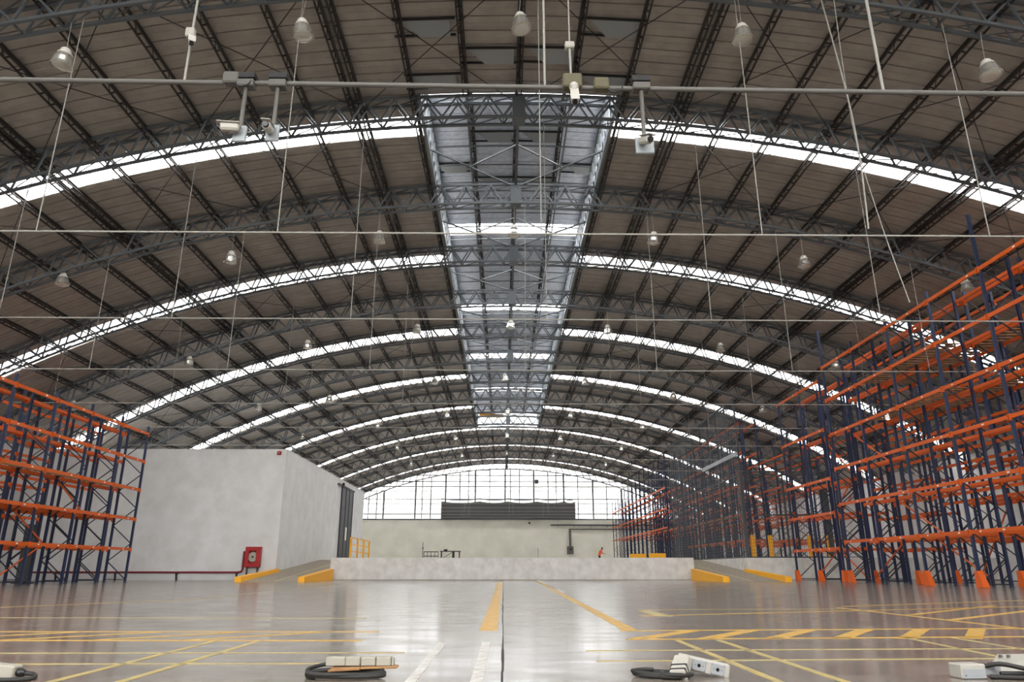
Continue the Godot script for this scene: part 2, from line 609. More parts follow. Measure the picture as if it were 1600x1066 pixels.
func build_monitor() -> void:
	var c := setting("roof_monitor")
	var zs := Z0 + BAY + 1.15
	var am := ang_at(CX + MON_W + 0.55, MON_R)
	for idx in range(-2, 100):
		var z := zs + idx * 0.625
		var sky := is_skylight(idx)
		part(c, "skylight_sheet" if sky else "monitor_sheet", arc_panel(MON_R, -am, am, 10, 0.625, not sky), "skylight" if sky else "galvanised", Transform3D(Basis.IDENTITY, Vector3(0, 0, -z)))
	var pm := purlin_mesh(MON_A + 0.1, MON_B - 0.1)
	for i in [-1, 0, 1]:
		var a: float = 1.9 * i / MON_R
		part(c, "purlin", pm, "purlin", Transform3D(Basis(Vector3.BACK, -a), arc(a, MON_R - 0.03)))
	# secondary rails across under the sheets
	var z := MON_A + 0.9
	while z < MON_B:
		var pts := []
		for j in 9:
			var a := lerpf(-am * 0.86, am * 0.86, j / 8.0)
			var p := arc(a, MON_R - 0.36)
			p.z = -z
			pts.append(p)
		part(c, "cross_rail", tube(pts, 0.035, 5), "steel")
		z += 1.56
	# open louvred sides
	for s in [-1.0, 1.0]:
		var x: float = CX + s * MON_W
		var y0 := arc_y(x, SKIN)
		var y1 := arc_y(x, MON_R)
		bar(c, "edge_beam", Vector3(x, y0 + 0.02, -MON_A), Vector3(x, y0 + 0.02, -MON_B), 0.12, 0.26, "silver_sheet")
		bar(c, "edge_beam", Vector3(x, y1 - 0.12, -MON_A), Vector3(x, y1 - 0.12, -MON_B), 0.10, 0.22, "steel")
		bar(c, "upstand", Vector3(x + s * 0.03, y0 + 0.32, -MON_A), Vector3(x + s * 0.03, y0 + 0.32, -MON_B), 0.05, 0.64, "galvanised")
		bar(c, "louvre_blade", Vector3(x + s * 0.16, y0 + 1.05, -MON_A), Vector3(x + s * 0.16, y0 + 1.05, -MON_B), 0.30, 0.02, "galvanised", Vector3(-s * 0.75, 0.7, 0))
		z = MON_A
		while z < MON_B + 0.1:
			bar(c, "post", Vector3(x, y0, -z), Vector3(x, y1, -z), 0.09, 0.09, "steel")
			z += BAY * 0.125
	# glazed far end and closed near end
	for e in [[MON_A, "galvanised"], [MON_B, "gable_glass"]]:
		var st := begin()
		for j in 8:
			var x0 := lerpf(CX - MON_W, CX + MON_W, j / 8.0)
			var x1 := lerpf(CX - MON_W, CX + MON_W, (j + 1) / 8.0)
			quad(st, Vector3(x0, arc_y(x0, SKIN), -e[0]), Vector3(x1, arc_y(x1, SKIN), -e[0]), Vector3(x1, arc_y(x1, MON_R), -e[0]), Vector3(x0, arc_y(x0, MON_R), -e[0]), Vector3.BACK)
		part(c, "end_sheet", st.commit(), e[1])
	block(c, "amber_sheet", Vector3(CX - 2.0, arc_y(CX, MON_R) - 0.42, -MON_B + 0.06), Vector3(2.9, 0.5, 0.02), "yellow")
	for v in [[-0.5, 27.1], [1.5, 27.1], [-0.5, 30.9], [1.5, 30.9], [-2.6, 29.6], [3.6, 29.6]]:
		roof_vent(c, v[0], v[1], MON_R)
	# pale bracing between the trusses under the opening
	for k in range(1, 11):
		var za := Z0 + k * BAY
		var zb := za + BAY
		var yr := arc_y(CX, AR + 0.45)
		bar(c, "ridge_strut", Vector3(CX, yr, -za), Vector3(CX, yr, -zb), 0.09, 0.09, "steel")
		for s in [-1.0, 1.0]:
			bar(c, "brace", Vector3(CX + s * 3.5, yr, -za - 3.3), Vector3(CX, yr, -zb), 0.07, 0.06, "steel")
			bar(c, "brace", Vector3(CX, yr, -za - 2.9), Vector3(CX + s * 2.0, yr, -za - 4.6), 0.06, 0.05, "steel")
			bar(c, "strut", Vector3(CX + s * 1.9, yr + 0.05, -za), Vector3(CX + s * 1.9, yr + 0.05, -zb), 0.06, 0.06, "steel")

# ------------------------------------------------------------------ trusses
func chord_mesh(r: float, w: float, h: float) -> ArrayMesh:
	var st := begin()
	var n := 60
	var a1 := ang_at(CX + 30.2, AR)
	for i in n:
		var aa := lerpf(-a1, a1, float(i) / n)
		var ab := lerpf(-a1, a1, float(i + 1) / n)
		for f in [[-1, -1, 1, -1, 0, -1], [-1, 1, 1, 1, 0, 1], [-1, -1, -1, 1, -1, 0], [1, -1, 1, 1, 1, 0]]:
			var p := []
			var q := []
			for e in [[aa, f[0], f[1]], [ab, f[0], f[1]], [ab, f[2], f[3]], [aa, f[2], f[3]]]:
				var v := arc(e[0], r + e[2] * h * 0.5)
				v.z = e[1] * w * 0.5
				p.append(v)
				q.append(Vector3(sin(e[0]) * f[5], cos(e[0]) * f[5], f[4]))
			v4(st, p, q)
	return st.commit()

func build_trusses() -> void:
	var top_c := chord_mesh(AR + 0.45, 0.09, 0.09)
	var low_c := chord_mesh(AR - 0.45, 0.09, 0.09)
	var a1 := ang_at(CX + 30.2, AR)
	var n := 58
	# the members of one face and of the lacing between both faces
	var segs := []
	for i in n:
		var aa := lerpf(-a1, a1, float(i) / n)
		var am := lerpf(-a1, a1, (i + 0.5) / n)
		var ab := lerpf(-a1, a1, float(i + 1) / n)
		segs.append([aa, am, ab])
	var web := begin()
	var lace := begin()
	for s in segs:
		for z in [-0.24, 0.24]:
			for e in [[s[0], s[1]], [s[2], s[1]]]:
				var p := arc(e[0], AR + 0.43)
				var q := arc(e[1], AR - 0.43)
				p.z = z
				q.z = z
				add_bar(web, p, q, 0.06, 0.06, Vector3.BACK)
		var l0 := arc(s[1], AR - 0.45)
		var l1 := arc(s[1], AR - 0.45)
		l0.z = -0.24
		l1.z = 0.24
		add_bar(lace, l0, l1, 0.04, 0.04)
		var l2 := arc(s[1] + (s[2] - s[0]), AR - 0.45)
		l2.z = 0.24
		add_bar(lace, l0, l2, 0.03, 0.03)
		var t0 := arc(s[0], AR + 0.45)
		var t1 := arc(s[0], AR + 0.45)
		t0.z = -0.24
		t1.z = 0.24
		add_bar(lace, t0, t1, 0.05, 0.05)
		var t2 := arc(s[2], AR + 0.45)
		t2.z = 0.24
		add_bar(lace, t0, t2, 0.04, 0.04)
	var web_m := web.commit()
	var lace_m := lace.commit()
	for k in range(0, 17):
		var z := Z0 + k * BAY
		var lab: String
		if k == 16:
			lab = "last arched steel lattice truss, right in front of the bright gable glazing"
		elif k == 0:
			lab = "nearest arched steel lattice truss, cutting the top corners of the picture"
		else:
			lab = "arched grey steel lattice truss with tie rod, %s from the camera%s" % [ORD[k], ", beside a skylight strip" if k % 2 == 1 else ""]
		var t := thing("roof_truss", lab, "truss", Vector3(0, 0, -z), "arched roof trusses")
		for s in [-0.24, 0.24]:
			part(t, "top_chord", top_c, "steel", Transform3D(Basis.IDENTITY, Vector3(0, 0, s)))
			part(t, "bottom_chord", low_c, "steel", Transform3D(Basis.IDENTITY, Vector3(0, 0, s)))
		if k < 4:
			for s in segs:
				for zz in [-0.24, 0.24]:
					for e in [[s[0], s[1]], [s[2], s[1]]]:
						var p := arc(e[0], AR + 0.43)
						var q := arc(e[1], AR - 0.43)
						p.z = zz
						q.z = zz
						bar(t, "web_bar", p, q, 0.06, 0.06, "steel", Vector3.BACK)
		else:
			part(t, "web_bars", web_m, "steel").set_meta("kind", "stuff")
		part(t, "lacing", lace_m, "steel").set_meta("kind", "stuff")
		if k >= 1:
			block(t, "ridge_plate", Vector3(CX, arc_y(CX), 0), Vector3(0.46, 1.0, 0.52), "steel")
		# tie rod with its hangers
		var ty := 8.42
		rod(t, "tie_rod", Vector3(-29.6, ty, 0), Vector3(30.6, ty, 0), 0.045, "pale_rod")
		for x in [-22.6, -16.9, -11.3, -5.5, 0.9, 6.3, 11.9, 17.6, 23.3]:
			var xx: float = x + (0.5 if k % 2 == 1 else 0.0)
			rod(t, "hanger", Vector3(xx, ty, 0), Vector3(xx, arc_y(xx, AR - 0.45), 0), 0.028 if k < 3 else 0.022, "pale_rod")

# ------------------------------------------------------------------ dock, ramps, white room
func build_dock() -> void:
	var d := setting("loading_dock")
	var st := begin()
	var e := END_Z
	for b in [[-10.65, 11.85, DOCK_Z, e], [-14.0, -10.65, 57.0, e], [-30.5, -14.0, 73.4, e], [11.85, 15.2, 57.0, e], [15.2, 31.5, DOCK_Z, e]]:
		add_box(st, Vector3(b[0], 0, -b[3]), Vector3(b[1], DOCK_H, -b[2]))
	part(d, "platform", st.commit(), "dock_wall")
	for b in [[-10.65, 11.85], [15.2, 31.5]]:
		bar(d, "edge_strip", Vector3(b[0], 0.02, -DOCK_Z + 0.01), Vector3(b[1], 0.02, -DOCK_Z + 0.01), 0.03, 0.04, "ramp", Vector3.BACK)
	# ramps beside the dock
	for r in [[-14.0, -10.65], [11.85, 15.2]]:
		var w := setting("ramp")
		st = begin()
		add_hull(st, [Vector3(r[0], 0, -39.6), Vector3(r[1], 0, -39.6), Vector3(r[1], 0, -57), Vector3(r[0], 0, -57)], [Vector3(r[0], 0.01, -39.6), Vector3(r[1], 0.01, -39.6), Vector3(r[1], DOCK_H, -57), Vector3(r[0], DOCK_H, -57)])
		part(w, "ramp_slab", st.commit(), "ramp")
		var mid: float = (r[0] + r[1]) * 0.5 + (0.25 if r[0] < 0 else -0.25)
		bar(w, "lane_line", Vector3(mid, 0.02, -39.8), Vector3(mid, DOCK_H + 0.005, -56.9), 0.10, 0.01, "pale_yellow_paint")
	var curbs := [[-13.85, "yellow kerb along the left ramp, next to the fire hose cabinet"], [-10.55, "yellow wedge kerb between left ramp and white dock front"], [11.75, "yellow wedge kerb between white dock front and right ramp"], [15.05, "yellow kerb on the outer side of the right ramp, near the tall racks"]]
	for q in curbs:
		var c := thing("ramp_kerb", q[1], "kerb", Vector3(q[0], 0, -42.6), "yellow ramp kerbs")
		st = begin()
		var hw := 0.17
		add_hull(st, [Vector3(-hw, 0, 3.2), Vector3(hw, 0, 3.2), Vector3(hw, 0, -3.4), Vector3(-hw, 0, -3.4)], [Vector3(-hw, 0.26, 3.2), Vector3(hw, 0.26, 3.2), Vector3(hw, 0.66, -3.4), Vector3(-hw, 0.66, -3.4)])
		part(c, "kerb_body", st.commit(), "yellow")

func build_room_block() -> void:
	var r := thing("storage_room", "tall windowless white room block beside the left ramp", "building", Vector3(-22.2, 0, -DOCK_Z))
	var st := begin()
	add_box(st, Vector3(-8.2, 0, -27.0), Vector3(8.2, 8.0, 0))
	part(r, "walls", st.commit(), "wall_white")
	bar(r, "coping", Vector3(-8.2, 8.01, 0.01), Vector3(8.22, 8.01, 0.01), 0.06, 0.05, "wall_white", Vector3.UP)
	bar(r, "coping", Vector3(8.21, 8.01, 0.02), Vector3(8.21, 8.01, -27.0), 0.05, 0.06, "wall_white", Vector3.UP)
	bar(r, "skirting", Vector3(-8.2, 0.08, 0.015), Vector3(8.2, 0.08, 0.015), 0.16, 0.03, "wall_white", Vector3.BACK)
	var d := block(r, "sliding_door", Vector3(8.24, 4.4, -18.9), Vector3(0.10, 6.1, 4.6), "door_grey")
	d.set_meta("label", "tall dark grey sliding door")
	for z in [-16.6, -18.2, -19.6, -21.2]:
		block(r, "door_rib", Vector3(8.31, 4.4, z), Vector3(0.05, 6.1, 0.12), "cage")
	block(r, "door_notice", Vector3(8.33, 3.6, -18.9), Vector3(0.02, 1.1, 0.6), "label")
	block(r, "door_track", Vector3(8.30, 7.5, -18.2), Vector3(0.16, 0.14, 6.6), "cage")
	var a := thing("alarm_sounder", "small red alarm box at the top corner of the white room", "alarm", Vector3(-14.45, 7.78, -DOCK_Z + 0.09))
	part(a, "case", chamfered(Vector3(0.26, 0.24, 0.14), 0.03), "red")
	part(a, "strobe", chamfered(Vector3(0.1, 0.08, 0.06), 0.02), "white_plastic", Transform3D(Basis.IDENTITY, Vector3(0, -0.02, 0.09)))
	var s := thing("wall_sensor", "small black sensor near the roof of the white room", "sensor", Vector3(-13.78, 7.6, -62.5))
	part(s, "case", chamfered(Vector3(0.2, 0.3, 0.24), 0.04), "black_plastic")
	part(s, "bracket", chamfered(Vector3(0.10, 0.08, 0.08), 0.02), "cage", Transform3D(Basis.IDENTITY, Vector3(-0.06, 0.1, 0)))

# ------------------------------------------------------------------ far end
func build_end_wall() -> void:
	var w := setting("wall_back")
	block(w, "wall_panel", Vector3(0.5, 4.085, -END_Z - 0.2), Vector3(62.4, 8.17, 0.4), "wall_cream")
	bar(w, "sill", Vector3(-30.5, 8.2, -END_Z + 0.06), Vector3(31.5, 8.2, -END_Z + 0.06), 0.10, 0.16, "steel", Vector3.UP)
	var g := setting("window_1")
	var xs := [-30.5, -24.0, -19.1, -14.05, -9.25, -4.5, 0.3, 4.9, 9.7, 14.4, 19.0, 24.0, 31.5]
	var ys := [8.17, 9.3, 10.5, 11.7, 12.9, 14.1, 15.3, 16.6]
	for i in xs.size() - 1:
		for j in ys.size() - 1:
			var st := begin()
			var any := false
			for q in 5:
				var x0: float = lerpf(xs[i], xs[i + 1], q / 5.0)
				var x1: float = lerpf(xs[i], xs[i + 1], (q + 1) / 5.0)
				var t0 := minf(ys[j + 1], arc_y(x0, SKIN))
				var t1 := minf(ys[j + 1], arc_y(x1, SKIN))
				if t0 <= ys[j] + 0.02 or t1 <= ys[j] + 0.02:
					continue
				any = true
				quad(st, Vector3(x0, ys[j], -END_Z), Vector3(x1, ys[j], -END_Z), Vector3(x1, t1, -END_Z), Vector3(x0, t0, -END_Z), Vector3.BACK)
			if any:
				part(g, "pane", st.commit(), "gable_glass")
	for x in xs.slice(1, xs.size() - 1):
		bar(g, "mullion", Vector3(x, 8.17, -END_Z + 0.1), Vector3(x, arc_y(x, AR - 0.4), -END_Z + 0.1), 0.26, 0.16, "steel", Vector3.BACK)
	for x in [-21.5, -20.2, -13.0, -11.6, -7.0, -5.6, -2.2, 1.15, 2.6, 7.2, 8.5, 12.0, 16.6]:
		bar(g, "glazing_bar", Vector3(x, 8.17, -END_Z + 0.07), Vector3(x, arc_y(x, AR - 0.4), -END_Z + 0.07), 0.15, 0.10, "steel", Vector3.BACK)
	for y in [9.0, 9.8, 10.6, 11.3, 12.6, 13.3, 14.1, 15.1]:
		var hx := sqrt(maxf(0.0, SKIN * SKIN - (y - CY) * (y - CY)))
		var thick := 0.14 if y in [9.0, 13.3, 14.1, 15.1] else 0.08
		bar(g, "glazing_rail", Vector3(CX - hx, y, -END_Z + 0.05), Vector3(CX + hx, y, -END_Z + 0.05), thick, thick, "steel", Vector3.BACK)
	var x := -21.0
	while x < 21.5:
		bar(g, "glazing_rib", Vector3(x, 8.2, -END_Z + 0.04), Vector3(x, minf(12.0, arc_y(x, AR)), -END_Z + 0.04), 0.04, 0.04, "steel", Vector3.BACK)
		x += 0.62
	# grey shade net along the sill, hung from a sagging cord
	var n := thing("shade_net", "dark grey shade net hanging along the foot of the gable glazing", "net", Vector3(0.8, 8.2, -END_Z + 0.75))
	var supports := [-10.65, -4.5, 0.0, 4.6, 9.0, 10.65]
	var top := func(q: float) -> float:
		for i in supports.size() - 1:
			if q <= supports[i + 1]:
				var t: float = (q - supports[i]) / (supports[i + 1] - supports[i])
				return 2.72 - 0.9 * t * (1.0 - t)
		return 2.7
	var st2 := begin()
	var cord := []
	for i in 64:
		var q0 := lerpf(-10.65, 10.65, i / 64.0)
		var q1 := lerpf(-10.65, 10.65, (i + 1) / 64.0)
		var w0 := 0.06 * sin(i * 0.9)
		var w1 := 0.06 * sin((i + 1) * 0.9)
		add_hull(st2, [Vector3(q0, 0, w0), Vector3(q1, 0, w1), Vector3(q1, 0, w1 + 0.03), Vector3(q0, 0, w0 + 0.03)], [Vector3(q0, top.call(q0), w0), Vector3(q1, top.call(q1), w1), Vector3(q1, top.call(q1), w1 + 0.03), Vector3(q0, top.call(q0), w0 + 0.03)])
		cord.append(Vector3(q0, top.call(q0) + 0.42, 0.05))
	part(n, "netting", st2.commit(), "net")
	part(n, "cord", tube(cord, 0.10, 6), "steel")
	for q in supports:
		rod(n, "support", Vector3(q, 0, -0.1), Vector3(q, 3.2, -0.1), 0.06, "steel")
	var l := thing("wall_sign", "small dark square box fixed on the gable mullion", "box", Vector3(5.35, 14.1, -END_Z + 0.3))
	part(l, "case", chamfered(Vector3(0.6, 0.7, 0.2), 0.05), "cage")
	part(l, "back_plate", chamfered(Vector3(0.9, 0.2, 0.06), 0.02), "steel", Transform3D(Basis.IDENTITY, Vector3(-0.2, 0, -0.12)))
	# cable tray and switch box on the far wall
	var t := thing("cable_tray", "long dark cable tray running along the cream far wall", "cable tray", Vector3(7.5, 7.3, -END_Z + 0.16))
	part(t, "tray", chamfered(Vector3(22.0, 0.18, 0.3), 0.03), "cage", Transform3D(Basis.IDENTITY, Vector3(11, 0, 0)))
	for i in 8:
		bar(t, "bracket", Vector3(1.2 + 2.6 * i, 0, -0.1), Vector3(1.2 + 2.6 * i, -0.4, -0.1), 0.05, 0.05, "cage")
	var b := thing("switch_box", "grey switch box with thick riser duct on the cream far wall", "switch box", Vector3(10.55, 2.9, -END_Z + 0.2))
	part(b, "cabinet", chamfered(Vector3(1.0, 1.15, 0.36), 0.04), "conduit", Transform3D(Basis.IDENTITY, Vector3(0, 0.57, 0)))
	part(b, "dial", chamfered(Vector3(0.3, 0.3, 0.08), 0.03), "dark", Transform3D(Basis.IDENTITY, Vector3(0.03, 0.7, 0.2)))
	part(b, "riser_duct", chamfered(Vector3(0.34, 2.7, 0.26), 0.03), "conduit", Transform3D(Basis.IDENTITY, Vector3(0, 2.45, 0)))
	part(b, "branch_duct", chamfered(Vector3(20.0, 0.18, 0.2), 0.03), "conduit", Transform3D(Basis.IDENTITY, Vector3(9.9, 3.75, 0)))
	var c := thing("wall_camera", "small black dome camera on the far wall under the shade net", "camera", Vector3(4.15, 7.65, -END_Z + 0.15))
	part(c, "dome", lathe([[0.0, -0.2], [0.12, -0.16], [0.18, -0.06], [0.19, 0.04], [0.0, 0.06]], 12), "black_plastic")
	part(c, "mount", chamfered(Vector3(0.14, 0.14, 0.2), 0.02), "cage", Transform3D(Basis.IDENTITY, Vector3(0, 0.08, -0.06)))

# ------------------------------------------------------------------ racks
func upright_mesh(h: float) -> ArrayMesh:
	var key := "up%f" % h
	if cache.has(key):
		return cache[key]
	var st := begin()
	var o := [Vector2(-0.05, -0.05), Vector2(0.05, -0.05), Vector2(0.05, -0.02), Vector2(0.035, -0.02), Vector2(0.035, -0.035), Vector2(-0.035, -0.035), Vector2(-0.035, 0.05), Vector2(-0.05, 0.05)]
	# open channel: web with a stiffening groove and two returned flanges
	o = [Vector2(-0.05, 0.05), Vector2(-0.05, -0.05), Vector2(-0.015, -0.05), Vector2(-0.01, -0.042), Vector2(0.01, -0.042), Vector2(0.015, -0.05), Vector2(0.05, -0.05), Vector2(0.05, 0.05), Vector2(0.025, 0.05), Vector2(0.025, 0.04), Vector2(0.04, 0.04), Vector2(0.04, -0.04), Vector2(-0.04, -0.04), Vector2(-0.04, 0.04), Vector2(-0.025, 0.04), Vector2(-0.025, 0.05)]
	for i in o.size():
		var a: Vector2 = o[i]
		var b: Vector2 = o[(i + 1) % o.size()]
		var t := (b - a).normalized()
		var nn := Vector3(-t.y, 0, t.x)       # left of a clockwise outline is outside
		quad(st, Vector3(a.x, 0, a.y), Vector3(b.x, 0, b.y), Vector3(b.x, h, b.y), Vector3(a.x, h, a.y), -nn)
	quad(st, Vector3(-0.05, h, -0.05), Vector3(0.05, h, -0.05), Vector3(0.05, h, -0.04), Vector3(-0.05, h, -0.04), Vector3.UP)
	cache[key] = st.commit()
	return cache[key]

func beam_mesh(l: float) -> ArrayMesh:
	# stepped box beam along z from 0 to -l with hooked end plates
	var key := "bm%f" % l
	if cache.has(key):
		return cache[key]
	var st := begin()
	var s := [Vector2(-0.03, -0.07), Vector2(0.03, -0.07), Vector2(0.03, 0.035), Vector2(0.005, 0.035), Vector2(0.005, 0.07), Vector2(-0.03, 0.07)]
	for i in s.size():
		var a: Vector2 = s[i]
		var b: Vector2 = s[(i + 1) % s.size()]
		var t := (b - a).normalized()
		quad(st, Vector3(a.x, a.y, -0.05), Vector3(b.x, b.y, -0.05), Vector3(b.x, b.y, -l + 0.05), Vector3(a.x, a.y, -l + 0.05), Vector3(t.y, -t.x, 0))
	for z in [-0.052, -l + 0.052]:
		add_box(st, Vector3(-0.06, -0.14, z - 0.025), Vector3(0.015, 0.09, z + 0.025))
	cache[key] = st.commit()
	return cache[key]

func guard_mesh() -> ArrayMesh:
	if not cache.has("guard"):
		var st := begin()
		add_hull(st, [Vector3(-0.12, 0, -0.10), Vector3(0.12, 0, -0.10), Vector3(0.12, 0, 0.34), Vector3(-0.12, 0, 0.34)], [Vector3(-0.09, 0.58, -0.09), Vector3(0.09, 0.58, -0.09), Vector3(0.09, 0.58, 0.10), Vector3(-0.09, 0.58, 0.10)])
		cache["guard"] = st.commit()
	return cache["guard"]

# zs: depths of the frames, hs: their heights, levels: beam heights; dir: +1 when the depth of the rack runs to the right
func make_rack(label: String, group: String, x: float, y0: float, zs: Array, hs: Array, levels: Array, dir: float, opt := {}) -> Node3D:
	var depth: float = opt.get("depth", 1.1)
	var bm: String = opt.get("beam", "orange")
	var um: String = opt.get("upright", "blue")
	var r := thing("pallet_rack", label, "rack", Vector3(x, y0, -zs[0]), group)
	for i in zs.size():
		var z: float = zs[0] - zs[i]
		for s in [0.0, depth]:
			part(r, "upright", upright_mesh(hs[i] if s == 0.0 else minf(hs[i], opt.get("rear_h", 99.0))), um, Transform3D(Basis(Vector3.UP, (0.0 if s == 0.0 else PI) + (PI / 2 if dir > 0 else -PI / 2)), Vector3(dir * s, 0, z)))
			block(r, "foot_plate", Vector3(dir * s, 0.006, z), Vector3(0.17, 0.012, 0.17), um)
		var y := 0.12
		bar(r, "brace", Vector3(0, y, z), Vector3(dir * depth, y, z), 0.04, 0.04, "blue_shaded")
		var k := 0
		var pitch: float = opt.get("pitch", 0.92)
		if opt.get("merge", false):
			var st := begin()
			while y + pitch < minf(hs[i], opt.get("rear_h", 99.0)):
				add_bar(st, Vector3(0 if k % 2 == 0 else dir * depth, y, z), Vector3(dir * depth if k % 2 == 0 else 0.0, y + pitch, z), 0.035, 0.035)
				y += pitch
				k += 1
			part(r, "lacing", st.commit(), "blue_shaded").set_meta("kind", "stuff")
		else:
			while y + pitch < minf(hs[i], opt.get("rear_h", 99.0)):
				bar(r, "brace", Vector3(0 if k % 2 == 0 else dir * depth, y, z), Vector3(dir * depth if k % 2 == 0 else 0.0, y + pitch, z), 0.035, 0.045, "blue_shaded")
				y += pitch
				k += 1
		if opt.get("guards", []).has(i):
			part(r, "upright_guard", guard_mesh(), "orange", Transform3D(Basis.IDENTITY, Vector3(-dir * 0.02, 0.012, z)))
	for i in zs.size() - 1:
		var z: float = zs[0] - zs[i]
		var l: float = absf(zs[i + 1] - zs[i])
		var fwd: bool = zs[i + 1] > zs[i]
		for j in levels.size():
			if levels[j] > minf(hs[i], hs[i + 1]) - 0.05:
				continue
			for s in [0.0, depth]:
				var out: float = -dir if s == 0.0 else dir
				var bs := Basis.IDENTITY
				if out > 0:      # the step faces inwards, the plain side outwards
					bs = Basis(Vector3.UP, PI)
				var zz := z if fwd else z + l
				if out > 0:
					zz = zz - l
				var b := part(r, "beam", beam_mesh(l), bm, Transform3D(bs, Vector3(dir * s + out * 0.055, levels[j], zz)))
				if s == 0.0 and opt.get("labels", false):
					var lz: float = -l * (0.18 if (i + j) % 2 == 0 else 0.42) if out < 0 else -l * 0.3
					block(b, "label_sticker", Vector3(-0.032, 0.0, lz), Vector3(0.004, 0.055, 0.12), "label")
					if (i * 3 + j) % 3 == 0:
						block(b, "label_sticker", Vector3(-0.032, 0.0, -l * 0.8), Vector3(0.004, 0.055, 0.09), "label")
			if opt.get("decks", []).has(j) and opt.get("deck_bays", [0, 1, 2, 3, 4, 5]).has(i):
				var nb := 9
				for q in nb:
					var bz := (z if fwd else z + l) - 0.2 - (l - 0.4) * q / (nb - 1)
					block(r, "deck_board", Vector3(dir * depth * 0.5, levels[j] + 0.085, bz), Vector3(depth + 0.02, 0.022, (l - 0.4) / nb * 0.55), "wood")
	for q in opt.get("rear_braces", []):    # slanted orange bars in the rear plane: [bay, from height, to height, flip]
		var za: float = zs[0] - zs[q[0]]
		var zb: float = zs[0] - zs[q[0] + 1]
		bar(r, "rear_brace", Vector3(dir * (depth + 0.08), q[1], za if not q[3] else zb), Vector3(dir * (depth + 0.08), q[2], zb if not q[3] else za), 0.06, 0.05, bm)
	return r

